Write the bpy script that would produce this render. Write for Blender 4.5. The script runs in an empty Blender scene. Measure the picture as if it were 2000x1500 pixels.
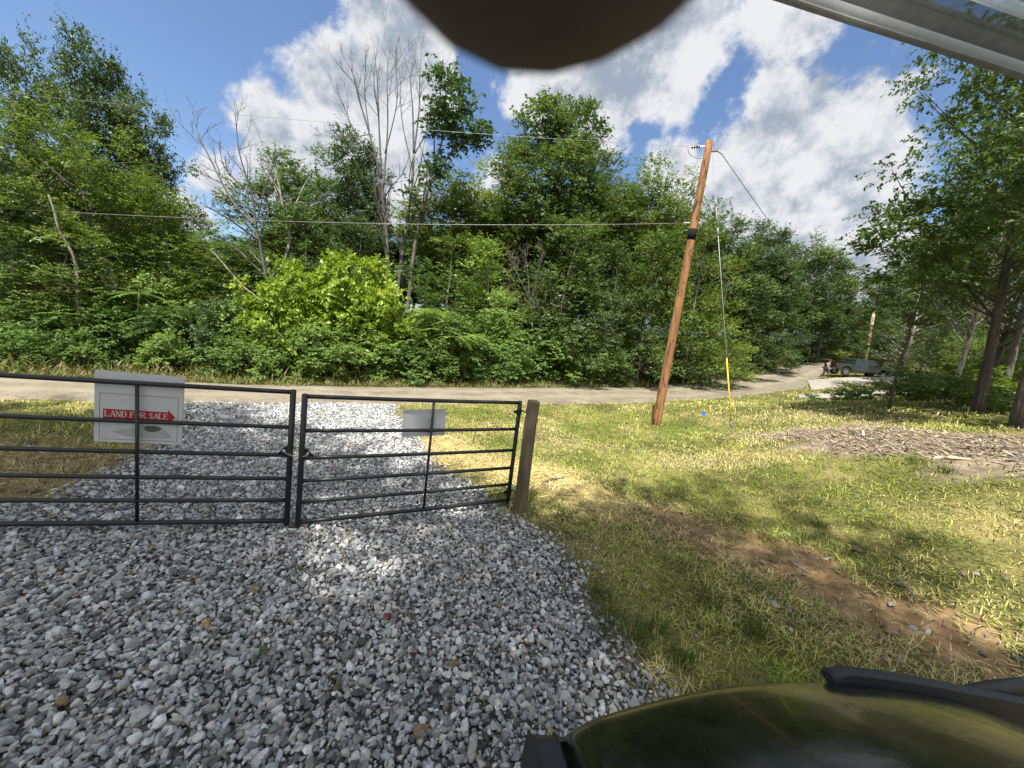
import bpy, bmesh, math, random
import numpy as np
from mathutils import Vector, Matrix
R = math.radians
random.seed(7)
rng = np.random.default_rng(11)
scene = bpy.context.scene
col = scene.collection

# ------------------------------------------------------------------ camera
F_PX = 751.0
HC = 2.2
up = np.array([729., 5950., 751.]); up /= np.linalg.norm(up)
_f = np.array([0, 0, -1.]); fy = _f - up * (_f @ up); fy /= np.linalg.norm(fy); fx = np.cross(fy, up)
CM = np.array([fx, fy, up])            # camera axes -> world
cam = bpy.data.cameras.new('camera'); camo = bpy.data.objects.new('camera', cam); col.objects.link(camo)
cam.sensor_width = 36.0; cam.lens = F_PX / 2000 * 36
cam.clip_start = 0.002; cam.clip_end = 2000
mw = Matrix([[*CM[0], 0], [*CM[1], 0], [*CM[2], HC], [0, 0, 0, 1]]); camo.matrix_world = mw
cam.dof.use_dof = True; cam.dof.focus_distance = 9.0; cam.dof.aperture_fstop = 21.0   # 0.64 mm aperture of a phone lens
scene.camera = camo
# ------------------------------------------------------------------ exposure, sun, sky
vs = scene.view_settings; vs.view_transform = 'Standard'; vs.look = 'None'; vs.gamma = 1.0; vs.exposure = 1.0; vs.use_curve_mapping = False
SUN_AZ, SUN_EL = R(197), R(64)         # azimuth clockwise from +Y
SUND = np.array([math.sin(SUN_AZ) * math.cos(SUN_EL), math.cos(SUN_AZ) * math.cos(SUN_EL), math.sin(SUN_EL)])
sl = bpy.data.lights.new('sun', 'SUN'); sl.energy = 4.9; sl.angle = R(0.53); sl.color = (1, .955, .87)
so = bpy.data.objects.new('sun', sl); col.objects.link(so)
so.rotation_euler = Vector(-SUND).to_track_quat('-Z', 'Y').to_euler()

def ray(px, py):
    d = CM @ np.array([px - 1000, 750 - py, -F_PX]); return d / np.linalg.norm(d)
ORG = np.array([0, 0, HC])
def at(px, py, D):                     # point on the sight line at horizontal distance D
    d = ray(px, py); return ORG + d * (D / math.hypot(d[0], d[1]))

world = bpy.data.worlds.new('World'); scene.world = world; world.use_nodes = True
def build_world():
    nt = world.node_tree; N = nt.nodes; L = nt.links; N.clear()
    out = N.new('ShaderNodeOutputWorld'); bg = N.new('ShaderNodeBackground'); bg.inputs[1].default_value = 1.0
    L.new(bg.outputs[0], out.inputs[0])
    sky = N.new('ShaderNodeTexSky'); sky.sky_type = 'NISHITA'; sky.sun_disc = False
    sky.sun_elevation = SUN_EL; sky.sun_rotation = SUN_AZ; sky.air_density = 1.0; sky.dust_density = 1.2; sky.ozone_density = 1.3
    def m(op, a, b=None, c=None):
        n = N.new('ShaderNodeMath'); n.operation = op
        for i, v in enumerate((a, b, c)):
            if v is None: continue
            if isinstance(v, (int, float)): n.inputs[i].default_value = v
            else: L.new(v, n.inputs[i])
        return n.outputs[0]
    def mixc(fac, a, b):
        n = N.new('ShaderNodeMix'); n.data_type = 'RGBA'
        for s, v in ((n.inputs[0], fac), (n.inputs[6], a), (n.inputs[7], b)):
            if isinstance(v, (tuple, float)): s.default_value = v if isinstance(v, float) else (*v, 1)
            else: L.new(v, s)
        return n.outputs[2]
    skys = N.new('ShaderNodeMix'); skys.data_type = 'RGBA'; skys.blend_type = 'MULTIPLY'; skys.inputs[0].default_value = 1
    L.new(sky.outputs[0], skys.inputs[6]); skys.inputs[7].default_value = (.078, .086, .096, 1)
    tc = N.new('ShaderNodeTexCoord'); dirv = tc.outputs['Generated']
    def noise(scale, detail, rough, off=(0, 0, 0), st=(1, 1, 1)):
        mp = N.new('ShaderNodeMapping'); mp.inputs['Location'].default_value = off; mp.inputs['Scale'].default_value = st; L.new(dirv, mp.inputs[0])
        n = N.new('ShaderNodeTexNoise'); n.inputs['Scale'].default_value = scale; n.inputs['Detail'].default_value = detail; n.inputs['Roughness'].default_value = rough
        L.new(mp.outputs[0], n.inputs['Vector']); return n.outputs['Fac']
    blobs = [(690, 210, 130), (560, 260, 90), (790, 90, 120), (640, 150, 65), (700, 330, 150), (520, 300, 70), (860, 170, 55), (750, 30, 70),
             (1080, 150, 110), (1200, 130, 140), (1310, 60, 100), (1330, 195, 62), (1170, 240, 75), (1370, 130, 50),
             (1570, 50, 85), (1610, 170, 95), (1690, 190, 72), (1550, 260, 125), (1450, 300, 95), (1650, 330, 125), (1320, 320, 70), (1570, 430, 170),
             (1700, 440, 95), (1680, 490, 130), (1400, 400, 110), (1500, 510, 130), (1740, 530, 100), (600, 380, 110), (500, 380, 80), (1490, 20, 45), (1500, 180, 60), (970, 325, 32), (430, 360, 70), (380, 420, 70), (940, 430, 70), (60, 430, 60), (1400, 30, 45)]
    field = None
    nf = noise(5.5, 9, .62, (3.1, 1.7, .4)); nf2 = noise(2.2, 3, .5, (9, 4, 2)); nf3 = noise(14, 7, .6, (1, 7, 5))
    for (px, py, rp) in blobs:
        c = ray(px, py); e = ray(px + (rp if px < 1000 else -rp), py); ang = math.acos(max(-1, min(1, float(c @ e))))
        dn = N.new('ShaderNodeVectorMath'); dn.operation = 'DOT_PRODUCT'; L.new(dirv, dn.inputs[0]); dn.inputs[1].default_value = c
        # 1-dot ~ ang^2/2
        d2 = m('MULTIPLY', m('SUBTRACT', 1.0, dn.outputs['Value']), 2 / (ang * ang))
        v = m('SUBTRACT', 1.0, m('SQRT', m('MAXIMUM', d2, 0.0)))
        v = m('MULTIPLY', v, min(1.0, ang / .16))
        field = v if field is None else m('SMOOTH_MAX', field, v, .25)
    f = m('ADD', field, m('ADD', m('MULTIPLY', m('SUBTRACT', nf, .5), 1.45), m('MULTIPLY', m('SUBTRACT', nf3, .5), .5)))
    mr = N.new('ShaderNodeMapRange'); mr.interpolation_type = 'SMOOTHSTEP'; L.new(f, mr.inputs[0])
    mr.inputs[1].default_value = -.02; mr.inputs[2].default_value = .2
    mask = mr.outputs[0]
    thick = N.new('ShaderNodeMapRange'); L.new(m('ADD', m('MULTIPLY', f, .55), m('MULTIPLY', m('SUBTRACT', nf2, .5), 2.6)), thick.inputs[0])
    thick.inputs[1].default_value = -.1; thick.inputs[2].default_value = .5
    lump = N.new('ShaderNodeMapRange'); L.new(m('ADD', m('MULTIPLY', nf3, .55), m('MULTIPLY', noise(7, 8, .6, (4, 4, 8)), .45)), lump.inputs[0]); lump.inputs[1].default_value = .38; lump.inputs[2].default_value = .62
    # billow shading: density compared with the density a little higher up
    nfu = noise(5.5, 9, .62, (3.1, 1.7, .4 + .035)); nfu3 = noise(14, 7, .6, (1, 7, 5 + .016)); nl = noise(3.2, 4, .5, (6, 1, 4)); nlu = noise(3.2, 4, .5, (6, 1, 4.07))
    lit = m('ADD', m('ADD', m('MULTIPLY', m('SUBTRACT', nf, nfu), 3.2), m('MULTIPLY', m('SUBTRACT', nf3, nfu3), 1.6)), m('MULTIPLY', m('SUBTRACT', nl, nlu), 2.2))
    g1 = N.new('ShaderNodeMapRange'); g1.interpolation_type = 'SMOOTHSTEP'; L.new(f, g1.inputs[0]); g1.inputs[1].default_value = .1; g1.inputs[2].default_value = .7
    sh = N.new('ShaderNodeMapRange'); sh.interpolation_type = 'SMOOTHSTEP'; L.new(m('SUBTRACT', m('ADD', .62, m('MULTIPLY', lit, 1.0)), m('MULTIPLY', g1.outputs[0], .42)), sh.inputs[0]); sh.inputs[1].default_value = -.15; sh.inputs[2].default_value = .75
    ccol = mixc(sh.outputs[0], (.185, .215, .26), (.435, .44, .45))
    final = mixc(m('MULTIPLY', mask, .97), skys.outputs[2], ccol)
    # bright cumulus added in the unseen sky overhead and behind, to fill the shade
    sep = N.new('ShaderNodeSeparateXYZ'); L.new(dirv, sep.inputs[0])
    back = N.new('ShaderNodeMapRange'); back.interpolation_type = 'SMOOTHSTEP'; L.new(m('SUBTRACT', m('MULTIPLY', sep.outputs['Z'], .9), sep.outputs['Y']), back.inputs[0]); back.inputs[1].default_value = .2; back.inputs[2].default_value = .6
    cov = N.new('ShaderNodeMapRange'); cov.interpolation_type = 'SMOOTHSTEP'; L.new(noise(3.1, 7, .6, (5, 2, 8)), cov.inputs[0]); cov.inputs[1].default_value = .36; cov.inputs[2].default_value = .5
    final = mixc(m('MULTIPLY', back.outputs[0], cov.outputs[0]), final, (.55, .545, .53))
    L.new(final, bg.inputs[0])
build_world()

# ------------------------------------------------------------------ numpy noise
def _hash(ix, iy, s):
    h = (ix.astype(np.int64) * 374761393 + iy.astype(np.int64) * 668265263 + s * 2147483647) & 0xffffffff
    h = ((h ^ (h >> 13)) * 1274126177) & 0xffffffff
    return ((h ^ (h >> 16)) & 0xffff) / 65535.0
def vnoise(x, y, s=0):
    x = np.asarray(x, float); y = np.asarray(y, float)
    ix = np.floor(x); iy = np.floor(y); u = x - ix; v = y - iy; u = u * u * (3 - 2 * u); v = v * v * (3 - 2 * v)
    a = _hash(ix, iy, s); b = _hash(ix + 1, iy, s); c = _hash(ix, iy + 1, s); d = _hash(ix + 1, iy + 1, s)
    return (a * (1 - u) + b * u) * (1 - v) + (c * (1 - u) + d * u) * v
def fbm(x, y, s=0, o=4):
    t = 0; a = .5; f = 1.
    for i in range(o): t = t + a * vnoise(np.asarray(x) * f, np.asarray(y) * f, s + i); a *= .5; f *= 2.03
    return t / (1 - .5 ** o)

# ------------------------------------------------------------------ terrain (radial basis through surveyed points)
_ctl = [at(*p) for p in [(1280, 832, 11.5), (1735, 800, 14), (1905, 805, 14), (1980, 835, 12), (1855, 780, 17), (1660, 731, 50), (1300, 767, 24),
        (1440, 750, 34), (1520, 735, 44), (1600, 715, 58), (1590, 700, 70), (1700, 870, 9), (1950, 880, 9), (1500, 790, 22), (1900, 1310, 4.5), (1900, 1100, 6),
        (1428, 850, 10.5), (1000, 780, 13), (1690, 750, 42), (1850, 748, 46), (1100, 900, 6.9)]]
_ctl += [np.array(p, float) for p in [(0, 0, 0), (-2, 2, 0), (-4, 3.2, 0), (0, 4.8, 0), (-3, 9, -.02), (-11, 8, .0), (-6, 11, .0), (0, 16.5, .05), (-16, 13, .15), (-9, 18, .2), (-25, 25, .6), (0, 30, .7),
        (12, 34, .8), (20, 48, 2.0), (0, 60, 2), (-40, 40, 1), (-30, 0, 0), (0, -30, 0), (-20, -20, 0), (20, -20, 1.5), (14, 0, 1.6), (35, 10, 3), (60, 30, 4.5), (70, 70, 7), (40, 90, 7), (150, 150, 12), (-150, 150, 6), (-150, -100, 0), (150, -100, 4), (0, 200, 9), (2.5, 1, .08), (1, 2.5, 0)]]
_C = np.array(_ctl)
def _phi(d): return np.sqrt(d * d + 1.5)
def _fit():
    A = _phi(np.linalg.norm(_C[:, None, :2] - _C[None, :, :2], axis=2)); n = len(_C)
    A -= np.eye(n) * .25
    P = np.c_[np.ones(n), _C[:, :2]]
    K = np.block([[A, P], [P.T, np.zeros((3, 3))]])
    return np.linalg.solve(K, np.r_[_C[:, 2], 0, 0, 0])
_W = _fit()
def terr(x, y):
    x = np.asarray(x, float); y = np.asarray(y, float); sh = x.shape; p = np.c_[x.ravel(), y.ravel()]
    r = np.empty(len(p))
    for i in range(0, len(p), 20000):
        q = p[i:i + 20000]
        r[i:i + 20000] = _phi(np.linalg.norm(q[:, None] - _C[None, :, :2], axis=2)) @ _W[:-3] + _W[-3] + q @ _W[-2:]
    return r.reshape(sh)
def tz(x, y): return float(terr(np.array([x]), np.array([y]))[0])
def gp(px, py, dmax=120.):             # where the sight line meets the terrain
    d = ray(px, py); ts = np.concatenate([np.arange(.5, 30, .05), np.arange(30, dmax, .2)])
    P = ORG + d * ts[:, None]; below = np.nonzero(P[:, 2] < terr(P[:, 0], P[:, 1]))[0]
    if len(below) == 0: return P[-1]
    return P[below[0]]

# ------------------------------------------------------------------ mesh helpers
def link(o, parent=None):
    col.objects.link(o)
    if parent is not None: o.parent = parent
    return o
def npmesh(name, V, faces, mat=None, attrs=None, smooth=False):
    """faces: list of int arrays (n,k)"""
    me = bpy.data.meshes.new(name); V = np.asarray(V, np.float32)
    me.vertices.add(len(V)); me.vertices.foreach_set('co', V.ravel())
    idx = np.concatenate([f.ravel() for f in faces]).astype(np.int32)
    cnt = np.concatenate([np.full(len(f), f.shape[1]) for f in faces]).astype(np.int32)
    me.loops.add(len(idx)); me.loops.foreach_set('vertex_index', idx)
    me.polygons.add(len(cnt)); st = np.concatenate([[0], np.cumsum(cnt)[:-1]]).astype(np.int32)
    me.polygons.foreach_set('loop_start', st)
    if smooth: me.polygons.foreach_set('use_smooth', np.ones(len(cnt), bool))
    else: me.polygons.foreach_set('use_smooth', np.zeros(len(cnt), bool))
    for k, a in (attrs or {}).items():
        a = np.asarray(a, np.float32)
        if a.ndim == 1:
            at_ = me.attributes.new(k, 'FLOAT', 'POINT'); at_.data.foreach_set('value', a)
        else:
            at_ = me.attributes.new(k, 'FLOAT_COLOR', 'POINT'); at_.data.foreach_set('color', np.c_[a, np.ones(len(a))].astype(np.float32).ravel())
    me.update(calc_edges=True); me.validate()
    if mat: me.materials.append(mat)
    return me
def nobj(name, me, parent=None): return link(bpy.data.objects.new(name, me), parent)
def tag(o, label=None, cat=None, group=None, kind=None):
    if label: o['label'] = label
    if cat: o['category'] = cat
    if group: o['group'] = group
    if kind: o['kind'] = kind
    return o
def empty(name, loc, rz=0., scale=(1, 1, 1)):
    o = bpy.data.objects.new(name, None); o.location = loc; o.rotation_euler = (0, 0, rz); o.scale = scale; o.empty_display_size = .2
    return link(o)

class MB:
    """collects shapes into one mesh"""
    def __init__(s): s.V = []; s.F = {}; s.n = 0; s.flat = []
    def add(s, V, F):
        V = np.asarray(V, float).reshape(-1, 3)
        for f in F: s.F.setdefault(len(f), []).append([i + s.n for i in f])
        s.V.append(V); s.n += len(V); return s
    def box(s, c, d, rz=0., M=None, bev=0.0):
        x, y, z = np.array(d) / 2.
        if bev > 0:
            b = min(bev, x * .9, y * .9, z * .9); P = []
            for sx in (-1, 1):
                for sy in (-1, 1):
                    for sz in (-1, 1):
                        P += [(sx * x, sy * (y - b), sz * (z - b)), (sx * (x - b), sy * y, sz * (z - b)), (sx * (x - b), sy * (y - b), sz * z)]
            bm = bmesh.new()
            for p in P: bm.verts.new(p)
            r = bmesh.ops.convex_hull(bm, input=bm.verts)
            bmesh.ops.dissolve_limit(bm, angle_limit=.01, verts=bm.verts, edges=bm.edges)
            bm.verts.index_update(); V = np.array([v.co[:] for v in bm.verts]); F = [[v.index for v in f.verts] for f in bm.faces]; bm.free()
        else:
            V = np.array([[-x, -y, -z], [x, -y, -z], [x, y, -z], [-x, y, -z], [-x, -y, z], [x, -y, z], [x, y, z], [-x, y, z]])
            F = [[0, 3, 2, 1], [4, 5, 6, 7], [0, 1, 5, 4], [1, 2, 6, 5], [2, 3, 7, 6], [3, 0, 4, 7]]
        if M is not None: V = V @ np.array(M).T
        ca, sa = math.cos(rz), math.sin(rz); V = np.c_[V[:, 0] * ca - V[:, 1] * sa, V[:, 0] * sa + V[:, 1] * ca, V[:, 2]]
        return s.add(V + np.array(c), F)
    def tube(s, pts, rad, n=8, cap=True):
        V, F = tube(pts, rad, n, cap); return s.add(V, F)
    def quad(s, a, b, c, d): return s.add([a, b, c, d], [[0, 1, 2, 3]])
    def extrude(s, poly, o, ex, ey, ez, th):
        """polygon (list of 2d) in plane o+ex*x+ey*y, thickness th along ez"""
        o, ex, ey, ez = map(np.array, (o, ex, ey, ez)); n = len(poly)
        A = [o + ex * p[0] + ey * p[1] for p in poly]; B = [a + ez * th for a in A]
        F = [list(range(n))[::-1], list(range(n, 2 * n))] + [[i, (i + 1) % n, n + (i + 1) % n, n + i] for i in range(n)]
        return s.add(A + B, F)
    def build(s, name, mat, parent=None, smooth=False):
        me = npmesh(name, np.concatenate(s.V), [np.array(f) for f in s.F.values()], mat, smooth=smooth)
        return nobj(name, me, parent)
def tube(pts, rad, n=8, cap=True):
    pts = np.asarray(pts, float); k = len(pts); rad = np.broadcast_to(np.asarray(rad, float), (k,))
    t = np.gradient(pts, axis=0); t /= np.linalg.norm(t, axis=1)[:, None] + 1e-9
    ref = np.array([0, 0, 1.]) if abs(t[0, 2]) < .9 else np.array([1., 0, 0])
    V = []
    for i in range(k):
        a = np.cross(t[i], ref); a /= np.linalg.norm(a) + 1e-9; b = np.cross(t[i], a)
        ref = np.cross(a, t[i]) if True else ref
        th = np.arange(n) * 2 * math.pi / n
        V.append(pts[i] + rad[i] * (np.cos(th)[:, None] * a + np.sin(th)[:, None] * b))
    V = np.concatenate(V); F = []
    for i in range(k - 1):
        for j in range(n): F.append([i * n + j, i * n + (j + 1) % n, (i + 1) * n + (j + 1) % n, (i + 1) * n + j])
    if cap: F.append(list(range(n))[::-1]); F.append([(k - 1) * n + j for j in range(n)])
    return V, F

# ------------------------------------------------------------------ materials
def newmat(name):
    m = bpy.data.materials.new(name); m.use_nodes = True; nt = m.node_tree; b = nt.nodes['Principled BSDF']; return m, nt.nodes, nt.links, b
def ramp(N, L, fac, stops):
    r = N.new('ShaderNodeValToRGB'); L.new(fac, r.inputs[0]); e = r.color_ramp.elements
    while len(e) < len(stops): e.new(.5)
    for i, (p, c) in enumerate(stops): e[i].position = p; e[i].color = (*c, 1)
    return r.outputs[0]
def nz(N, L, scale, detail=4, rough=.55, st=(1, 1, 1), coord='Object'):
    tc = N.new('ShaderNodeTexCoord'); mp = N.new('ShaderNodeMapping'); mp.inputs['Scale'].default_value = st; L.new(tc.outputs[coord], mp.inputs[0])
    n = N.new('ShaderNodeTexNoise'); n.inputs['Scale'].default_value = scale; n.inputs['Detail'].default_value = detail; n.inputs['Roughness'].default_value = rough
    L.new(mp.outputs[0], n.inputs['Vector']); return n.outputs['Fac']
def bump(N, L, b, h, strength=.3, dist=.02):
    bp = N.new('ShaderNodeBump'); bp.inputs['Strength'].default_value = strength; bp.inputs['Distance'].default_value = dist
    L.new(h, bp.inputs['Height']); L.new(bp.outputs[0], b.inputs['Normal'])
def mixn(N, L, fac, a, b, mode='MIX'):
    n = N.new('ShaderNodeMix'); n.data_type = 'RGBA'; n.blend_type = mode
    for s, v in ((n.inputs[0], fac), (n.inputs[6], a), (n.inputs[7], b)):
        if isinstance(v, (int, float)): s.default_value = v
        elif isinstance(v, tuple): s.default_value = (*v, 1)
        else: L.new(v, s)
    return n.outputs[2]
def simple(name, stops, scale=6, rough=.6, metal=0, bmp=0, bdist=.01, st=(1, 1, 1), detail=5, spec=.5, coat=0):
    m, N, L, b = newmat(name); f = nz(N, L, scale, detail, .6, st)
    L.new(ramp(N, L, f, stops), b.inputs['Base Color']); b.inputs['Roughness'].default_value = rough; b.inputs['Metallic'].default_value = metal
    b.inputs['Specular IOR Level'].default_value = spec; b.inputs['Coat Weight'].default_value = coat; b.inputs['Coat Roughness'].default_value = .04
    if bmp: bump(N, L, b, f, bmp, bdist)
    return m
def leafmat(name, dark, mid, light, trans=.36, gloss=.45):
    m, N, L, b = newmat(name)
    a = N.new('ShaderNodeAttribute'); a.attribute_name = 'tint'
    oi = N.new('ShaderNodeObjectInfo')
    c = ramp(N, L, a.outputs['Fac'], [(0, dark), (.5, mid), (1, light)])
    hs = N.new('ShaderNodeHueSaturation'); L.new(c, hs.inputs['Color'])
    mr = N.new('ShaderNodeMapRange'); L.new(oi.outputs['Random'], mr.inputs[0]); mr.inputs[3].default_value = .8; mr.inputs[4].default_value = 1.2; L.new(mr.outputs[0], hs.inputs['Value'])
    mh = N.new('ShaderNodeMapRange'); L.new(oi.outputs['Random'], mh.inputs[0]); mh.inputs[3].default_value = .515; mh.inputs[4].default_value = .49; L.new(mh.outputs[0], hs.inputs['Hue'])
    L.new(hs.outputs[0], b.inputs['Base Color']); b.inputs['Roughness'].default_value = gloss; b.inputs['Specular IOR Level'].default_value = .36
    tr = N.new('ShaderNodeBsdfTranslucent'); tcl = N.new('ShaderNodeMix'); tcl.data_type = 'RGBA'; tcl.blend_type = 'MULTIPLY'; tcl.inputs[0].default_value = 1
    L.new(hs.outputs[0], tcl.inputs[6]); tcl.inputs[7].default_value = (1.25, 1.35, .55, 1); L.new(tcl.outputs[2], tr.inputs[0])
    ms = N.new('ShaderNodeMixShader'); ms.inputs[0].default_value = trans; L.new(b.outputs[0], ms.inputs[1]); L.new(tr.outputs[0], ms.inputs[2])
    L.new(ms.outputs[0], N['Material Output'].inputs[0]); return m
def colmat(name, rough=.7, sp=.3, nscale=40, namp=.35, trans=0, bmp=0):
    m, N, L, b = newmat(name); a = N.new('ShaderNodeAttribute'); a.attribute_name = 'col'
    f = nz(N, L, nscale, 5, .65); k = ramp(N, L, f, [(.3, (1 - namp,) * 3), (.7, (1 + 0 * namp,) * 3)])
    L.new(mixn(N, L, 1.0, a.outputs['Color'], k, 'MULTIPLY'), b.inputs['Base Color']); b.inputs['Roughness'].default_value = rough; b.inputs['Specular IOR Level'].default_value = sp
    if bmp: bump(N, L, b, f, bmp, .01)
    if trans:
        tr = N.new('ShaderNodeBsdfTranslucent'); L.new(a.outputs['Color'], tr.inputs[0]); ms = N.new('ShaderNodeMixShader'); ms.inputs[0].default_value = trans
        L.new(b.outputs[0], ms.inputs[1]); L.new(tr.outputs[0], ms.inputs[2]); L.new(ms.outputs[0], N['Material Output'].inputs[0])
    return m
M = {}
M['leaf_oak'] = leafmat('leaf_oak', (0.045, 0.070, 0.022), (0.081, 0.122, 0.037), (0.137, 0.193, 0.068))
M['leaf_mid'] = leafmat('leaf_mid', (0.056, 0.093, 0.020), (0.105, 0.161, 0.036), (0.163, 0.231, 0.064))
M['leaf_light'] = leafmat('leaf_light', (0.077, 0.115, 0.018), (0.148, 0.200, 0.034), (0.225, 0.276, 0.068))
M['leaf_lime'] = leafmat('leaf_lime', (0.114, 0.183, 0.017), (0.218, 0.306, 0.033), (0.349, 0.428, 0.065), .38)
M['leaf_shrub'] = leafmat('leaf_shrub', (0.075, 0.124, 0.029), (0.158, 0.242, 0.056), (0.251, 0.342, 0.101))
M['leaf_red'] = leafmat('leaf_red', (.12, .03, .02), (.2, .06, .04), (.28, .12, .07))
M['leaf_vine'] = leafmat('leaf_vine', (0.043, 0.071, 0.025), (0.071, 0.122, 0.040), (0.115, 0.179, 0.066))
M['bark_dark'] = simple('bark_dark', [(.3, (.025, .02, .016)), (.55, (.075, .06, .048)), (.75, (.14, .12, .1))], 9, .9, bmp=.9, bdist=.03, st=(1, 1, .22))
M['bark_grey'] = simple('bark_grey', [(.3, (.06, .052, .045)), (.55, (.15, .135, .115)), (.75, (.26, .24, .21))], 9, .9, bmp=.8, bdist=.02, st=(1, 1, .25))
M['bark_pale'] = simple('bark_pale', [(.35, (.09, .075, .06)), (.5, (.34, .31, .27)), (.75, (.55, .52, .46))], 7, .85, bmp=.5, bdist=.02, st=(1, 1, .5))
M['dead_wood'] = simple('dead_wood', [(.3, (.06, .055, .05)), (.6, (.16, .15, .138)), (.8, (.25, .235, .22))], 12, .85, bmp=.4, st=(1, 1, .3))
M['road'] = simple('road', [(.3, (.15, .12, .08)), (.5, (.225, .19, .135)), (.7, (.3, .26, .195))], 1.6, .95, bmp=.7, bdist=.03, detail=12)
M['gravel_pale'] = simple('gravel_pale', [(.3, (.2, .18, .15)), (.7, (.33, .31, .275))], 3, .95, bmp=.5, detail=12)
M['stone'] = colmat('stone', .85, .25, 28, .45, bmp=.5)
M['grass'] = colmat('grass', .6, .3, 3, .25, trans=.3)
M['chip'] = colmat('chip', .85, .2, 20, .4)
M['gate_paint'] = simple('gate_paint', [(.3, (.010, .0125, .0125)), (.7, (.018, .021, .021))], 20, .34, spec=.45)
M['post_wood'] = simple('post_wood', [(.3, (.045, .036, .022)), (.5, (.11, .086, .05)), (.7, (.17, .14, .09))], 11, .9, bmp=.7, st=(1, 1, .12), detail=8)
M['steel'] = simple('steel', [(.3, (.4, .4, .4)), (.7, (.6, .6, .6))], 30, .35, 1)
M['galv'] = simple('galv', [(.3, (.15, .155, .16)), (.7, (.26, .265, .27))], 30, .55, .5)
M['sign_white'] = simple('sign_white', [(.3, (.46, .48, .49)), (.7, (.55, .57, .58))], 2.5, .5)
M['sign_red'] = simple('sign_red', [(.3, (.3, .010, .014)), (.7, (.36, .014, .018))], 4, .5)
M['sign_maroon'] = simple('sign_maroon', [(.3, (.2, .02, .035)), (.7, (.24, .03, .045))], 4, .5)
M['sign_grey'] = simple('sign_grey', [(.3, (.33, .34, .34)), (.7, (.42, .43, .43))], 9, .6)
M['sign_dark'] = simple('sign_dark', [(.3, (.06, .07, .06)), (.7, (.1, .11, .1))], 9, .6)
M['plastic_black'] = simple('plastic_black', [(.3, (.012, .013, .015)), (.7, (.02, .021, .024))], 60, .55, bmp=.15, bdist=.002)
M['yellow'] = simple('yellow', [(.3, (.55, .4, .02)), (.7, (.63, .47, .04))], 8, .45)
M['blue'] = simple('blue', [(.3, (.02, .15, .55)), (.7, (.03, .2, .65))], 8, .5)
M['wire'] = simple('wire', [(.3, (.24, .245, .25)), (.7, (.34, .345, .35))], 30, .4, .3)
M['wire_dark'] = simple('wire_dark', [(.3, (.1, .1, .105)), (.7, (.16, .16, .165))], 30, .5, .3)
M['porcelain'] = simple('porcelain', [(.3, (.1, .1, .11)), (.7, (.16, .16, .17))], 20, .3)
M['tyre'] = simple('tyre', [(.3, (.012, .012, .012)), (.7, (.022, .022, .022))], 30, .85)
M['tar'] = simple('tar', [(.3, (.01, .01, .011)), (.7, (.018, .018, .02))], 30, .9, spec=.1)

def polemat(name, lo, hi):
    m, N, L, b = newmat(name)
    g = nz(N, L, 7, 8, .65, (1, 1, .09)); k = nz(N, L, 4.5, 8, .75, (2.6, 2.6, .5))
    c = ramp(N, L, g, [(.3, lo), (.5, hi), (.72, tuple(min(1, x * 1.45) for x in hi))])
    d = ramp(N, L, k, [(.40, (.16, .1, .07)), (.49, (1, 1, 1))])
    L.new(mixn(N, L, 1., c, d, 'MULTIPLY'), b.inputs['Base Color']); b.inputs['Roughness'].default_value = .8; bump(N, L, b, g, .6, .02); return m
M['pole_wood'] = polemat('pole_wood', (.13, .06, .026), (.29, .14, .055))
M['pole_pale'] = polemat('pole_pale', (.3, .22, .14), (.46, .36, .24))

# ------------------------------------------------------------------ zones on the ground
def world_poly(pts): return np.array([gp(*p)[:2] if isinstance(p[0], int) else p for p in pts])
GRAVEL = world_poly([(-60, 1012), (120, 985), (215, 930), (290, 885), (352, 835), (350, 792), (430, 787), (520, 784), (640, 786), (762, 787), (790, 840), (833, 890), (905, 950), (985, 1000), (1085, 1060),
                     (1135, 1130), (1175, 1215), (1230, 1300), (1275, 1385)]); GRAVEL = np.r_[GRAVEL, [(1.25, 1.2), (1.3, -.5), (-5, -.5), (-6.5, 2.0)]]
DIRT = world_poly([(1262, 986), (1320, 992), (1380, 1010), (1430, 1030), (1560, 1075), (1700, 1125), (1850, 1165), (1999, 1205), (1999, 1340), (1850, 1290), (1700, 1245), (1560, 1190), (1440, 1135), (1330, 1080), (1275, 1030), (1250, 1000)])
DEBRIS = world_poly([(1470, 852), (1560, 838), (1680, 830), (1800, 842), (1900, 850), (2080, 862), (2080, 920), (1900, 905), (1780, 900), (1640, 890), (1540, 868)])
STRAW = world_poly([(800, 850), (880, 868), (1000, 890), (1100, 930), (1220, 985), (1180, 1010), (1060, 960), (960, 935), (860, 905), (815, 880)])
LEFTDIRT = world_poly([(-200, 850), (100, 860), (230, 868), (330, 850), (300, 885), (215, 930), (120, 985), (-60, 1012), (-200, 1012)])
def sdist(poly, x, y):
    """signed distance, positive inside"""
    x = np.asarray(x); y = np.asarray(y); n = len(poly); d = np.full(x.shape, 1e9); ins = np.zeros(x.shape, bool)
    for i in range(n):
        a = poly[i]; b = poly[(i + 1) % n]; e = b - a; wx = x - a[0]; wy = y - a[1]
        t = np.clip((wx * e[0] + wy * e[1]) / (e @ e + 1e-12), 0, 1); d = np.minimum(d, (wx - e[0] * t) ** 2 + (wy - e[1] * t) ** 2)
        c = (a[1] > y) != (b[1] > y); xi = a[0] + (y - a[1]) / (e[1] if abs(e[1]) > 1e-9 else 1e-9) * e[0]; ins ^= c & (x < xi)
    return np.sqrt(d) * np.where(ins, 1, -1)
def soft(poly, x, y, w=.3, na=.5, ns=1.2, seed=3):
    return np.clip((sdist(poly, x, y) + (fbm(x * ns, y * ns, seed) - .5) * 2 * na) / w + .5, 0, 1)
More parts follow.
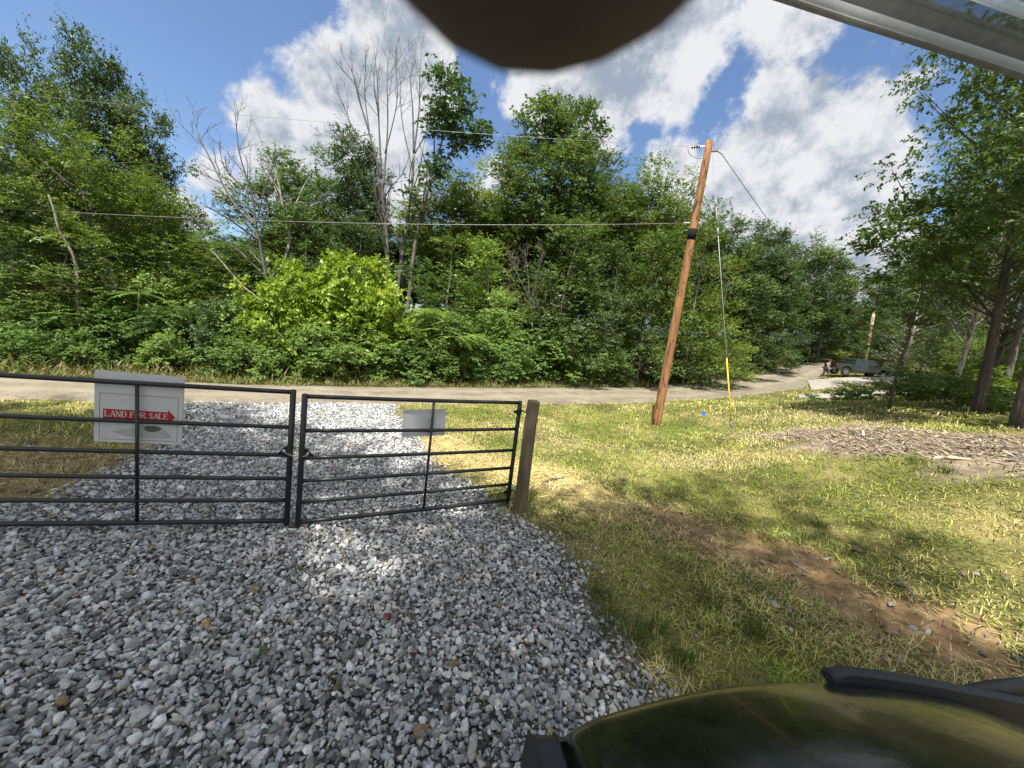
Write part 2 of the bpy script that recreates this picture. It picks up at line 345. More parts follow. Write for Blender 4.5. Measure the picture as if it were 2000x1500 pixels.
# road edges from far-left to the far end (traced on the terrain)
FAR = [(-500, 727), (-200, 729), (0, 734), (150, 739), (300, 745), (450, 751), (600, 755), (800, 757), (1000, 758), (1150, 757), (1300, 750), (1400, 739), (1480, 726), (1540, 715), (1575, 708), (1592, 705)]
NEAR = [(-500, 778), (-200, 778), (0, 778), (150, 784), (300, 787), (450, 788), (600, 788), (800, 788), (1000, 788), (1150, 788), (1300, 784), (1400, 777), (1500, 768), (1570, 757), (1600, 738), (1650, 712)]
ROADF = np.array([gp(*p) for p in FAR]); ROADN = np.array([gp(*p) for p in NEAR])
ROAD = np.r_[ROADF[:, :2], ROADN[::-1, :2]]
def dist_road(x, y): return sdist(ROAD, x, y)
def forest_side(x, y):                 # how far past the far road edge (metres, positive = woods side)
    x = np.asarray(x); y = np.asarray(y); best = np.full(x.shape, 1e9); sgn = np.ones(x.shape)
    for i in range(len(ROADF) - 1):
        a = ROADF[i, :2]; b = ROADF[i + 1, :2]; e = b - a; wx = x - a[0]; wy = y - a[1]
        t = np.clip((wx * e[0] + wy * e[1]) / (e @ e + 1e-12), 0, 1); d = np.hypot(wx - e[0] * t, wy - e[1] * t); s = np.sign(e[0] * wy - e[1] * wx)
        m_ = d < best; best = np.where(m_, d, best); sgn = np.where(m_, s, sgn)
    return best * sgn

def build_ground():
    def axis(lo, hi, c0, c1, h):
        mid = np.arange(c0, c1, h); out = [mid]; s = h; p = c1
        a = []
        while p < hi: a.append(p); s *= 1.12; p += s
        a.append(hi); b = []; s = h; p = c0
        while p > lo: s *= 1.12; p -= s; b.append(max(p, lo))
        return np.concatenate([np.array(b[::-1]), mid, np.array(a)])
    X = axis(-320, 320, -7, 9, .07); Y = axis(-60, 420, .2, 13, .07)
    gx, gy = np.meshgrid(X, Y); z = terr(gx, gy)
    near = np.exp(-((gx - 1) ** 2 + (gy - 5) ** 2) / 500)
    z = z + (fbm(gx * .8, gy * .8, 21) - .5) * .10 * near + (fbm(gx * 5, gy * 5, 31, 3) - .5) * .035 * near
    ld = soft(LEFTDIRT, gx, gy, .5, .3, 1.3, 27); dirt = soft(DIRT, gx, gy, .45, .55, 1.5, 5); z = z - dirt * .05 + dirt * (fbm(gx * 6, gy * 6, 77, 3) - .5) * .1
    dirt = np.maximum(dirt, ld * .55); dr = dist_road(gx, gy); z = np.where(dr > -.15, terr(gx, gy) - .03, z)
    gr = soft(GRAVEL, gx, gy, .35, .22, 2.2, 9)
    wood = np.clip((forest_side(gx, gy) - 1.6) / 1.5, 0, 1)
    deb = soft(DEBRIS, gx, gy, .5, .95, 1.2, 15); stw = np.maximum(soft(STRAW, gx, gy, .6, .5, 1., 25), ld * .3)
    z -= gr * .015
    ny, nx = gx.shape; i = np.arange(ny * nx).reshape(ny, nx)
    F = np.stack([i[:-1, :-1], i[:-1, 1:], i[1:, 1:], i[1:, :-1]], -1).reshape(-1, 4)
    m, N, L, b = newmat('ground')
    def A(n):
        a = N.new('ShaderNodeAttribute'); a.attribute_name = n; return a.outputs['Fac']
    f1 = nz(N, L, 1.1, 6, .6); f2 = nz(N, L, 22, 6, .65); f3 = nz(N, L, 5, 8, .7)
    green = ramp(N, L, f2, [(.3, (.028, .03, .010)), (.5, (.075, .075, .022)), (.7, (.16, .15, .055))])
    tan = ramp(N, L, f3, [(.3, (.17, .13, .055)), (.5, (.36, .29, .12)), (.7, (.52, .43, .2))])
    mr = N.new('ShaderNodeMapRange'); L.new(f1, mr.inputs[0]); mr.inputs[1].default_value = .42; mr.inputs[2].default_value = .68; mr.inputs[4].default_value = .5
    c = mixn(N, L, mr.outputs[0], green, tan); c = mixn(N, L, A('straw'), c, tan)
    c = mixn(N, L, A('debris'), c, ramp(N, L, f3, [(.3, (.1, .075, .05)), (.5, (.2, .16, .115)), (.7, (.34, .28, .21))]))
    c = mixn(N, L, A('dirt'), c, ramp(N, L, f3, [(.3, (.11, .065, .03)), (.5, (.26, .17, .085)), (.7, (.4, .3, .17))]))
    c = mixn(N, L, A('gravel'), c, ramp(N, L, f2, [(.3, (.05, .05, .05)), (.7, (.2, .2, .195))]))
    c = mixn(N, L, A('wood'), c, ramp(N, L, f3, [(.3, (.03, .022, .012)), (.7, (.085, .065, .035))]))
    L.new(c, b.inputs['Base Color']); b.inputs['Roughness'].default_value = .95; b.inputs['Specular IOR Level'].default_value = .15
    bump(N, L, b, f2, .5, .04)
    me = npmesh('ground', np.c_[gx.ravel(), gy.ravel(), z.ravel()], [F], m, dict(gravel=gr.ravel(), dirt=dirt.ravel(), debris=deb.ravel(), straw=stw.ravel(), wood=wood.ravel()), smooth=True)
    return tag(nobj('ground', me), kind='structure')
build_ground()
def strip(name, A_, B_, mat, lift=.012, nv=10, dens=14, wob=.18, seed=1, crown=.05):
    A_ = np.array(A_); B_ = np.array(B_); t = np.linspace(0, len(A_) - 1, len(A_) * dens); k = np.minimum(t.astype(int), len(A_) - 2); fr = (t - k)[:, None]
    a = A_[k] * (1 - fr) + A_[k + 1] * fr; b = B_[k] * (1 - fr) + B_[k + 1] * fr
    d = (a - b)[:, :2]; d /= np.linalg.norm(d, axis=1)[:, None]
    a[:, :2] += d * ((fbm(t * 1.7, t * 0, seed) - .5) * 2 * wob)[:, None]; b[:, :2] -= d * ((fbm(t * 1.7, t * 0 + 9, seed) - .5) * 2 * wob)[:, None]
    v = np.linspace(0, 1, nv); P = a[:, None, :] * (1 - v)[None, :, None] + b[:, None, :] * v[None, :, None]
    P[..., 2] = terr(P[..., 0], P[..., 1]) + lift + crown * np.sin(v * math.pi)[None, :] * .5 + (fbm(P[..., 0] * 1.5, P[..., 1] * 1.5, 4) - .5) * .03
    P[:, 0, 2] -= .06; P[:, -1, 2] -= .06
    n = len(t); i = np.arange(n * nv).reshape(n, nv); F = np.stack([i[:-1, :-1], i[:-1, 1:], i[1:, 1:], i[1:, :-1]], -1).reshape(-1, 4)
    wv = v[None, :] + (fbm(t * .9, t * 0 + 3, 8) - .5)[:, None] * .12; trk = np.exp(-((wv - .3) / .09) ** 2) + np.exp(-((wv - .68) / .09) ** 2)
    return tag(nobj(name, npmesh(name, P.reshape(-1, 3), [F], mat, dict(track=trk.ravel()), smooth=True)), kind='structure')
def roadmat():
    m, N, L, b = newmat('road_dirt'); a = N.new('ShaderNodeAttribute'); a.attribute_name = 'track'; f = nz(N, L, 1.6, 12, .65); g = nz(N, L, 14, 8, .7); h = nz(N, L, .55, 4, .6)
    c = ramp(N, L, f, [(.3, (.12, .098, .066)), (.5, (.175, .148, .105)), (.7, (.24, .21, .158))])
    c = mixn(N, L, 1., c, ramp(N, L, g, [(.32, (.62, .6, .58)), (.5, (1, 1, 1)), (.7, (1.12, 1.1, 1.08))]), 'MULTIPLY')
    mm = N.new('ShaderNodeMath'); mm.operation = 'MULTIPLY'; L.new(a.outputs['Fac'], mm.inputs[0]); mm.inputs[1].default_value = .55
    c = mixn(N, L, mm.outputs[0], c, (.255, .228, .175)); st = ramp(N, L, h, [(.56, (1, 1, 1)), (.62, (.72, .7, .66)), (.66, (1, 1, 1))]); c = mixn(N, L, .8, c, st, 'MULTIPLY')
    L.new(c, b.inputs['Base Color']); b.inputs['Roughness'].default_value = .95; bump(N, L, b, f, .6, .03); return m
M['road_dirt'] = roadmat()
strip('road', ROADF, ROADN, M['road_dirt'], .03, nv=20)
def px3(l): return [gp(*p) for p in l]
strip('driveway', px3([(1575, 742), (1640, 737), (1720, 733), (1800, 731), (1900, 729)]), px3([(1585, 762), (1640, 757), (1720, 752), (1800, 748), (1900, 745)]), M['gravel_pale'], .06, 6, 8)
strip('path', px3([(1560, 771), (1630, 767), (1720, 764), (1850, 764), (2080, 768)]), px3([(1560, 779), (1630, 777), (1720, 772), (1850, 771), (2080, 776)]), M['gravel_pale'], .06, 5, 8, .1)

# ------------------------------------------------------------------ crushed stone
def stone_templates(k, npts=13, flat=.72):
    out = []
    for i in range(k):
        r = np.random.default_rng(100 + i); P = r.normal(size=(npts, 3)); P /= np.linalg.norm(P, axis=1)[:, None]
        P *= r.uniform(.8, 1.1, (npts, 1)); P *= np.array([1, r.uniform(.62, .95), r.uniform(.45, flat)])
        bm = bmesh.new()
        for p in P: bm.verts.new(p)
        res = bmesh.ops.convex_hull(bm, input=bm.verts)
        bmesh.ops.delete(bm, geom=[v for v in bm.verts if not v.link_faces], context='VERTS')
        bmesh.ops.bevel(bm, geom=[e for e in bm.edges], offset=.045, segments=1, affect='EDGES')
        bmesh.ops.triangulate(bm, faces=bm.faces)
        bm.verts.index_update(); out.append((np.array([v.co[:] for v in bm.verts]), np.array([[v.index for v in f.verts] for f in bm.faces]))); bm.free()
    return out
ST = stone_templates(36)
def scatter_stones(name, P, size, colr, tilt=.5, lift=.25):
    n = len(P); Vs = []; Fs = []; Cs = []; base = 0
    for k in range(len(ST)):
        idx = np.nonzero(np.arange(n) % len(ST) == k)[0]
        if len(idx) == 0: continue
        T, TF = ST[k]; m_ = len(idx)
        yaw = rng.uniform(0, 6.28, m_); a = rng.normal(0, tilt, m_); b = rng.normal(0, tilt, m_)
        cz, sz = np.cos(yaw), np.sin(yaw); Rz = np.zeros((m_, 3, 3)); Rz[:, 0, 0] = cz; Rz[:, 0, 1] = -sz; Rz[:, 1, 0] = sz; Rz[:, 1, 1] = cz; Rz[:, 2, 2] = 1
        Rx = np.zeros((m_, 3, 3)); Rx[:, 0, 0] = 1; Rx[:, 1, 1] = np.cos(a); Rx[:, 1, 2] = -np.sin(a); Rx[:, 2, 1] = np.sin(a); Rx[:, 2, 2] = np.cos(a)
        Ry = np.zeros((m_, 3, 3)); Ry[:, 1, 1] = 1; Ry[:, 0, 0] = np.cos(b); Ry[:, 0, 2] = np.sin(b); Ry[:, 2, 0] = -np.sin(b); Ry[:, 2, 2] = np.cos(b)
        Q = Rx @ Ry @ Rz
        s = size[idx]; W = np.einsum('nij,vj->nvi', Q, T) * s[:, None, None]
        W += P[idx][:, None, :]; W[:, :, 2] += (s * lift)[:, None]
        Vs.append(W.reshape(-1, 3)); Fs.append((TF[None] + (np.arange(m_) * len(T))[:, None, None] + base).reshape(-1, 3)); Cs.append(np.repeat(colr[idx], len(T), 0)); base += m_ * len(T)
    return npmesh(name, np.concatenate(Vs), [np.concatenate(Fs)], M['stone'], dict(col=np.concatenate(Cs)))
def jgrid(x0, x1, y0, y1, s):
    gx, gy = np.meshgrid(np.arange(x0, x1, s), np.arange(y0, y1, s)); gx = gx + rng.uniform(-.5, .5, gx.shape) * s; gy = gy + rng.uniform(-.5, .5, gy.shape) * s
    return gx.ravel(), gy.ravel()
def infront(x, y):                     # only what the photograph can see (a few metres of slack)
    return (y > .35) & (np.abs(np.arctan2(x, y)) < R(66))
def dirt_z(x, y):                      # the ground sheet's own height in the bare dirt
    d = soft(DIRT, x, y, .45, .55, 1.5, 5); near = np.exp(-((x - 1) ** 2 + (y - 5) ** 2) / 500)
    return terr(x, y) + (fbm(x * .8, y * .8, 21) - .5) * .10 * near + (fbm(x * 5, y * 5, 31, 3) - .5) * .035 * near - d * .05 + d * (fbm(x * 6, y * 6, 77, 3) - .5) * .1
def build_gravel():
    PX = []; 
    for (s, l, sd) in ((.038, 0.0, 1), (.043, .013, 2), (.066, .024, 3)):
        x, y = jgrid(GRAVEL[:, 0].min() - .6, GRAVEL[:, 0].max() + .6, .3, GRAVEL[:, 1].max() + .8, s)
        d = sdist(GRAVEL, x, y) + (fbm(x * 2.2, y * 2.2, 9) - .5) * .5 + (rng.random(len(x)) - .5) * .5
        keep = (d > (0.0 if l == 0 else .1 * l / .013)) & infront(x, y) & (dist_road(x, y) < -.05); x, y = x[keep], y[keep]
        PX.append(np.c_[x, y, np.full(len(x), l)])
    # stragglers in the grass edge
    x, y = jgrid(-5, 3, 1, 9, .16); d = sdist(GRAVEL, x, y); k = (d < 0) & (d > -1.1) & (rng.random(len(x)) < np.exp(d * 2.6) * .7) & infront(x, y); PX.append(np.c_[x[k], y[k], np.zeros(k.sum())])
    x, y = jgrid(-7, -2, 2.5, 7, .075); d = sdist(LEFTDIRT, x, y); k = (d > -.3) & (rng.random(len(x)) < .55 * np.clip(d + .6, 0, 1)) & infront(x, y); nb0 = sum(len(q) for q in PX); PX.append(np.c_[x[k], y[k], np.full(k.sum(), -.012)]); nb1 = nb0 + k.sum()
    x, y = jgrid(-5, 2, .4, 5.2, .04); d = sdist(GRAVEL, x, y); k = (d > -.5 * rng.random(len(x))) & infront(x, y); PX.append(np.c_[x[k], y[k], rng.uniform(.0, .02, k.sum())]); nf1 = nb1 + k.sum()
    P = np.concatenate(PX); l = P[:, 2].copy(); P[:, 2] = terr(P[:, 0], P[:, 1]) + l - .004
    P[:, 2] += (fbm(P[:, 0] * .8, P[:, 1] * .8, 21) - .5) * .08
    n = len(P); size = rng.lognormal(math.log(.0222), .33, n); size = np.clip(size, .010, .058)
    g = np.clip(rng.normal(.44, .17, n), .11, .85); g = np.where(rng.random(n) < .1, rng.uniform(.64, .82, n), g)
    hue = rng.random(n)[:, None]; colr = g[:, None] * (np.array([.92, 1., 1.07]) * hue + np.array([1.06, 1., .92]) * (1 - hue))
    colr[nb0:nb1] *= np.array([1.02, .86, .66]) * .85; size[nb0:nb1] *= .9; size[nb1:nf1] *= .36; colr[nb1:nf1] *= .85
    warm = rng.random(n) < .012; colr[warm] = np.array([.42, .3, .16]) * rng.uniform(.6, 1.1, (warm.sum(), 1))
    o = nobj('gravel', scatter_stones('gravel', P, size, colr)); tag(o, 'loose grey crushed stone covering the drive under both gates', 'gravel', kind='stuff')
    # rocks in the bare dirt strip
    x, y = jgrid(0, 8, 1.5, 9, .055); d = sdist(DIRT, x, y); cl = fbm(x * 1.6, y * 1.6, 91); k = (rng.random(len(x)) < np.clip(.3 + d * .5, 0, .5) * np.clip((cl - .36) * 5, .08, 1.2)) & (d > -.5) & infront(x, y); x, y = x[k], y[k]; n = len(x)
    P = np.c_[x, y, dirt_z(x, y)]; size = np.clip(rng.lognormal(math.log(.017), .55, n), .006, .075)
    colr = np.array([.34, .25, .15]) * rng.uniform(.3, 1.4, (n, 1)); gy_ = rng.random(n) < .3; colr[gy_] = np.array([.4, .38, .34]) * rng.uniform(.5, 1.2, (gy_.sum(), 1))
    o = nobj('rubble', scatter_stones('rubble', P, size, colr)); tag(o, 'tan rock and clod rubble in the bare orange dirt strip', 'rubble', kind='stuff')
build_gravel()

# ------------------------------------------------------------------ mown grass, clippings, wood chips
def blades(P, L, yaw, lean, width, colr, droop=.5):
    """5-vertex blades"""
    n = len(P); d = np.c_[np.cos(yaw), np.sin(yaw), np.zeros(n)]; s = np.c_[-np.sin(yaw), np.cos(yaw), np.zeros(n)]
    h1 = np.cos(lean) * L * .55; o1 = np.sin(lean) * L * .55; l2 = np.minimum(lean + droop, 1.75); h2 = h1 + np.cos(l2) * L * .45; o2 = o1 + np.sin(l2) * L * .45
    z = np.array([0, 0, 1.])
    b0 = P - s * (width / 2)[:, None]; b1 = P + s * (width / 2)[:, None]
    m_ = P + d * o1[:, None] + z * h1[:, None]; m0 = m_ - s * (width * .42)[:, None]; m1 = m_ + s * (width * .42)[:, None]; tp = P + d * o2[:, None] + z * h2[:, None]
    V = np.stack([b0, b1, m1, m0, tp], 1).reshape(-1, 3); i = np.arange(n)[:, None] * 5
    return V, (i + [0, 1, 2, 3]), (i + [3, 2, 4]), np.repeat(colr, 5, 0)
def build_grass():
    Vs, Q, T, C = [], [], [], []; base = 0
    def add(r):
        nonlocal base
        V, q, t, c = r; Vs.append(V); Q.append(q + base); T.append(t + base); C.append(c); base += len(V)
    for (d0, d1, s, Lm, wd) in ((1.2, 4.5, .0165, .062, .0050), (4.5, 8, .021, .056, .0076), (8, 13, .032, .06, .012), (13, 22, .085, .085, .026), (22, 60, .22, .12, .05)):
        x, y = jgrid(-11 if d1 < 20 else -5, 16 if d1 < 20 else 50, .5, d1 if d1 < 55 else 60, s); D = np.hypot(x, y)
        k = (D >= d0) & (D < d1) & infront(x, y); x, y = x[k], y[k]
        gr = sdist(GRAVEL, x, y); rd = dist_road(x, y); fs = forest_side(x, y); dt = soft(DIRT, x, y, .45, .55, 1.5, 5); db = soft(DEBRIS, x, y, .5, .95, 1.2, 15); sw = np.maximum(soft(STRAW, x, y, .6, .5, 1., 25), soft(LEFTDIRT, x, y, .5, .3, 1.3, 27))
        pt = fbm(x * .9, y * .9, 41); pt2 = fbm(x * 3, y * 3, 51)
        pr = np.clip((pt2 - .15) * 4, .5, 1) * np.clip(-gr / .5 + .06 + (pt - .5) * .8, 0.006, 1) * (1 - dt * .93) * (1 - db * .85) * (1 - sw * .55) * (rd < -.12 + .1 * pt2) * np.where((fs > -.2), 0, 1)
        k = rng.random(len(x)) < pr; x, y, pt, pt2, dt, db, sw = (a[k] for a in (x, y, pt, pt2, dt, db, sw)); n = len(x)
        P = np.c_[x, y, terr(x, y) + (fbm(x * .8, y * .8, 21) - .5) * .10 - .012]
        green = np.array([.28, .37, .05]); pale = np.array([.62, .64, .17]); straw = np.array([.76, .66, .32]); deep = np.array([.06, .10, .02])
        u = np.clip((pt - .48) * 3.2 + .36 + rng.normal(0, .25, n) + sw * .5 + db * .5, 0, 1)[:, None]
        c = np.where(u < .5, green * (1 - 2 * u) + pale * 2 * u, pale * (2 - 2 * u) + straw * (2 * u - 1))
        dk = (rng.random(n) < .2)[:, None]; c = np.where(dk, deep, c) * rng.uniform(.75, 1.25, (n, 1))
        L = Lm * rng.lognormal(0, .35, n) * (.8 + .6 * pt2)
        lying = rng.random(n) < .6; lean = np.where(lying, rng.uniform(1.1, 1.5, n), np.abs(rng.normal(.35, .3, n)))
        add(blades(P, L * np.where(lying, 1.6, .9), rng.uniform(0, 6.28, n), lean, wd * rng.uniform(.6, 1.4, n), c))
    me = npmesh('grass', np.concatenate(Vs), [np.concatenate(Q), np.concatenate(T)], M['grass'], dict(col=np.concatenate(C)))
    tag(nobj('grass', me), 'short freshly mown grass with pale dry clippings beside the drive', 'grass', kind='stuff')
    # dry clippings and straw lying flat
    Vs, Q, T, C = [], [], [], []; base = 0
    for (poly, s, dens, c0, Lm, wd, pad) in ((STRAW, .03, .95, (.62, .49, .22), .09, .008, .8), (LEFTDIRT, .05, .5, (.17, .13, .08), .09, .010, .5), (DEBRIS, .045, .9, (.42, .34, .245), .14, .016, .5), (DIRT, .04, .5, (.30, .235, .145), .08, .007, .6)):
        x, y = jgrid(poly[:, 0].min() - 1, poly[:, 0].max() + 1, poly[:, 1].min() - 1, poly[:, 1].max() + 1, s)
        d = sdist(poly, x, y) + (fbm(x * 1.3, y * 1.3, 61) - .5) * 1.2
        k = (rng.random(len(x)) < np.clip(d / pad + .4, 0, 1) * dens) & infront(x, y) & (sdist(GRAVEL, x, y) < .1); x, y = x[k], y[k]; n = len(x)
        P = np.c_[x, y, dirt_z(x, y) + rng.uniform(0, .03, n)]
        c = np.array(c0) * rng.lognormal(0, .35, (n, 1)); gk = rng.random(n) < .2; c[gk] = c[gk] * np.array([.7, .7, .75])
        r = blades(P, Lm * rng.lognormal(0, .5, n), rng.uniform(0, 6.28, n), rng.uniform(1.25, 1.6, n), wd * rng.lognormal(0, .4, n), c, .1)
        Vs.append(r[0]); Q.append(r[1] + base); T.append(r[2] + base); C.append(r[3]); base += len(r[0])
    me = npmesh('clippings', np.concatenate(Vs), [np.concatenate(Q), np.concatenate(T)], M['chip'], dict(col=np.concatenate(C)))
    tag(nobj('clippings', me), 'dry straw and shredded wood chips strewn over the mown ground', 'clippings', kind='stuff')
build_grass()

# ------------------------------------------------------------------ foliage machinery
def leaves_from_sprays(S, Dn, Ln, O, k, ll, r, flat=.8, tint=None, wid=.6):
    """S starts, Dn directions, Ln lengths, O outward vectors; k leaves per spray"""
    n = len(S); t = (np.arange(k) + .6) / k; t = np.broadcast_to(t, (n, k)) + r.normal(0, .05, (n, k))
    upv = np.array([0, 0, 1.]); lat = np.cross(Dn, upv); lat /= np.linalg.norm(lat, axis=1)[:, None] + 1e-6
    side = np.where(np.arange(k) % 2 == 0, 1., -1.)[None, :, None]
    p = S[:, None] + Dn[:, None] * (Ln[:, None] * t)[..., None]; p[..., 2] -= (t ** 2) * Ln[:, None] * .22
    d = Dn[:, None] * .55 + lat[:, None] * side * .8 + r.normal(0, .32, (n, k, 3)); d[..., 2] -= .18; d /= np.linalg.norm(d, axis=2)[..., None]
    nm = upv * flat + O[:, None] * .4 + r.normal(0, .42, (n, k, 3)); l = np.cross(d, nm); l /= np.linalg.norm(l, axis=2)[..., None] + 1e-6
    s = ll * r.lognormal(0, .25, (n, k))[..., None]; nn = np.cross(l, d)
    a = p; b = p + d * s * .45 + l * s * wid / 2 + nn * s * .08; c = p + d * s - nn * s * .06; e = p + d * s * .45 - l * s * wid / 2 + nn * s * .08
    V = np.stack([a, b, c, e], 2).reshape(-1, 3); nf = n * k; F = np.arange(nf * 4).reshape(nf, 4)
    tt = (tint[:, None] * .55 + r.random((n, k)) * .45); return V, F, np.repeat(tt.ravel(), 4)
def crown_mesh(name, seed, centers, outs, rad, ns, k, ll, slen, mat, flat=.8, zflat=.6, wid=.6):
    r = np.random.default_rng(seed); n = len(centers)
    rad = np.broadcast_to(rad, (n,)); C = np.repeat(centers, ns, 0); O = np.repeat(outs, ns, 0); q = r.normal(size=(n * ns, 3)); q /= np.linalg.norm(q, axis=1)[:, None]
    q *= (r.random((n * ns, 1)) ** .45); q[:, 2] *= zflat; S = C + q * np.repeat(rad, ns)[:, None]
    D = O * .75 + q * .9 + r.normal(0, .35, (n * ns, 3)); D[:, 2] = D[:, 2] * .5 + .12; D /= np.linalg.norm(D, axis=1)[:, None]
    Ln = slen * r.lognormal(0, .3, n * ns); tint = np.clip(np.repeat(r.random(n), ns) * .5 + r.random(n * ns) * .5, 0, 1)
    V, F, t = leaves_from_sprays(S, D, Ln, O, k, ll, r, flat, tint, wid)
    return npmesh(name, V, [F], M[mat], dict(tint=t)), V
def trunk_path(r, H, lean=(0, 0), n=9, wob=.12):
    t = np.linspace(0, 1, n); P = np.zeros((n, 3)); P[:, 2] = t * H
    P[:, 0] = lean[0] * H * t ** 1.3 + np.cumsum(r.normal(0, wob, n)) * t; P[:, 1] = lean[1] * H * t ** 1.3 + np.cumsum(r.normal(0, wob, n)) * t
    return P
PROF = dict(oak=lambda t: (np.sin(math.pi * np.clip(t, 0, 1) ** .75) ** .55) * .95 + .05,
            tall=lambda t: (np.sin(math.pi * np.clip(t * .97 + .03, 0, 1) ** .9) ** .6),
            cone=lambda t: np.clip(1.05 - t, 0, 1) ** .62 * np.clip(t * 7 + .35, 0, 1),
            edge=lambda t: np.clip(1.04 - t, 0, 1) ** .5 * np.clip(t * 9 + .55, 0, 1),
            dome=lambda t: np.clip(t * 5 + .45, 0, 1) * np.clip(1 - np.abs(t) ** 3.2, 0, 1) ** .5,
            round=lambda t: np.sqrt(np.clip(1 - (2 * t - .85) ** 2 / 1.35, 0.02, 1)))
def make_tree(key, seed, H, r0, z0, Rc, prof, nc, crad, ns, k, ll, slen, mat, bark, lean=(0, 0), flat=.8, gap=.0, zflat=.6, trunk_top=.9, wid=.6, wob=.12, nlimb=None):
    r = np.random.default_rng(seed); tp = trunk_path(r, H * trunk_top, lean, wob=wob); t = r.random(nc * 4)
    w = PROF[prof](t); t = t[r.random(len(t)) < (w / w.max()) ** 1.4][:nc * 2]
    th = r.uniform(0, 2 * math.pi, len(t)); lob = 1 + .34 * np.sin(th * 2 + t * 5 + seed) + .22 * np.sin(th * 5 + t * 11 + seed * 2)
    rr = Rc * PROF[prof](t) * lob * (.3 + .7 * np.sqrt(r.random(len(t))))
    z = H * (z0 + (1 - z0) * t); 
    ax = np.stack([np.interp(z, tp[:, 2], tp[:, 0]), np.interp(z, tp[:, 2], tp[:, 1])], 1)
    C = np.c_[ax[:, 0] + rr * np.cos(th), ax[:, 1] + rr * np.sin(th), z]
    g = fbm(C[:, 0] * .45 + seed, C[:, 2] * .45 + C[:, 1] * .35, seed, 2); C = C[g > gap][:nc]; n = len(C)
    z = C[:, 2]; ax = np.stack([np.interp(z, tp[:, 2], tp[:, 0]), np.interp(z, tp[:, 2], tp[:, 1]), z - .25 * H * (1 - z0)], 1); O = C - ax; O /= np.linalg.norm(O, axis=1)[:, None] + 1e-6
    cm, V = crown_mesh(key + '_crown', seed + 5, C, O, crad * r.uniform(.7, 1.3, n), ns, k, ll, slen, mat, flat, zflat, wid)
    mb = MB(); rad = r0 * np.interp(np.linspace(0, 1, len(tp)), [0, .06, .5, 1], [1.35, 1.0, .62, .12]); mb.tube(tp, rad, 9)
    sel = r.permutation(n)[:(nlimb or min(n, 70))]
    for i in sel:
        c = C[i]; hd = math.hypot(c[0] - np.interp(c[2], tp[:, 2], tp[:, 0]), c[1] - np.interp(c[2], tp[:, 2], tp[:, 1])); za = max(.12 * H, c[2] - hd * r.uniform(.35, .9)); za = min(za, tp[-1, 2] * .98)
        a = np.array([np.interp(za, tp[:, 2], tp[:, 0]), np.interp(za, tp[:, 2], tp[:, 1]), za]); m_ = (a + c) / 2 + np.array([0, 0, -.08 * hd]) + r.normal(0, .08 * hd + .02, 3)
        s = np.linspace(0, 1, 5)[:, None]; P = a * (1 - s) ** 2 + 2 * m_ * s * (1 - s) + c * s ** 2; rb = min(r0 * .3, .010 + hd * .008) * (H / 15) ** .5
        mb.tube(P, np.linspace(rb, rb * .25, 5), 5, False)
    tm = npmesh(key + '_trunk', np.concatenate(mb.V), [np.array(f) for f in mb.F.values()], M[bark], smooth=True)
    return dict(trunk=tm, crown=cm, H=H, R=Rc)
TPL = {}
TPL['oak'] = make_tree('oak', 1, 15, .2, .28, 3.9, 'dome', 175, .85, 30, 9, .20, .75, 'leaf_oak', 'bark_dark', gap=.36)
TPL['oak_b'] = make_tree('oak_b', 2, 16, .2, .34, 3.9, 'dome', 165, .85, 30, 9, .20, .75, 'leaf_oak', 'bark_grey', gap=.4)
TPL['maple'] = make_tree('maple', 3, 14, .2, .14, 4.2, 'round', 170, 1.0, 23, 9, .17, .75, 'leaf_light', 'bark_grey', gap=.32, zflat=.42, flat=1.0)
TPL['slender'] = make_tree('slender', 4, 15, .12, .34, 2.2, 'tall', 115, .8, 22, 9, .16, .55, 'leaf_mid', 'bark_grey', gap=.38)
TPL['slender_b'] = make_tree('slender_b', 14, 15, .12, .22, 2.6, 'tall', 130, .85, 22, 9, .16, .6, 'leaf_mid', 'bark_pale', gap=.36)
TPL['hickory'] = make_tree('hickory', 5, 18, .24, .10, 3.7, 'dome', 230, .85, 30, 9, .19, .75, 'leaf_oak', 'bark_dark', gap=.24)
TPL['edge'] = make_tree('edge', 6, 11, .14, .06, 3.4, 'edge', 120, .85, 20, 9, .165, .62, 'leaf_mid', 'bark_grey', gap=.30, zflat=.5)
TPL['edge_b'] = make_tree('edge_b', 16, 11, .14, .05, 3.2, 'edge', 120, .85, 20, 9, .15, .62, 'leaf_light', 'bark_grey', gap=.30, zflat=.42, flat=1.)
TPL['shrub'] = make_tree('shrub', 7, 3.6, .05, .04, 1.9, 'round', 64, .5, 18, 8, .16, .42, 'leaf_shrub', 'bark_grey', gap=.22, trunk_top=.7, wob=.05, nlimb=24)
TPL['shrub_b'] = make_tree('shrub_b', 17, 3.4, .05, .03, 2.1, 'edge', 64, .5, 18, 8, .18, .42, 'leaf_shrub', 'bark_grey', gap=.22, trunk_top=.7, wob=.05, nlimb=24)
TPL['lime'] = make_tree('lime', 8, 4.2, .06, .03, 2.1, 'round', 90, .55, 18, 8, .19, .42, 'leaf_lime', 'bark_grey', gap=.2, trunk_top=.75, wob=.05, flat=.6, wid=.8, nlimb=24)
TPL['vine'] = make_tree('vine', 9, 3.0, .05, .02, 1.9, 'round', 90, .45, 20, 8, .11, .3, 'leaf_vine', 'bark_grey', gap=.1, trunk_top=.6, wob=.04, flat=.3, wid=.85, nlimb=20)
TPL['airy'] = make_tree('airy', 10, 11, .12, .2, 3.1, 'tall', 70, .75, 16, 13, .115, .62, 'leaf_mid', 'bark_dark', gap=.37, zflat=.35, flat=1.1, wid=.7)
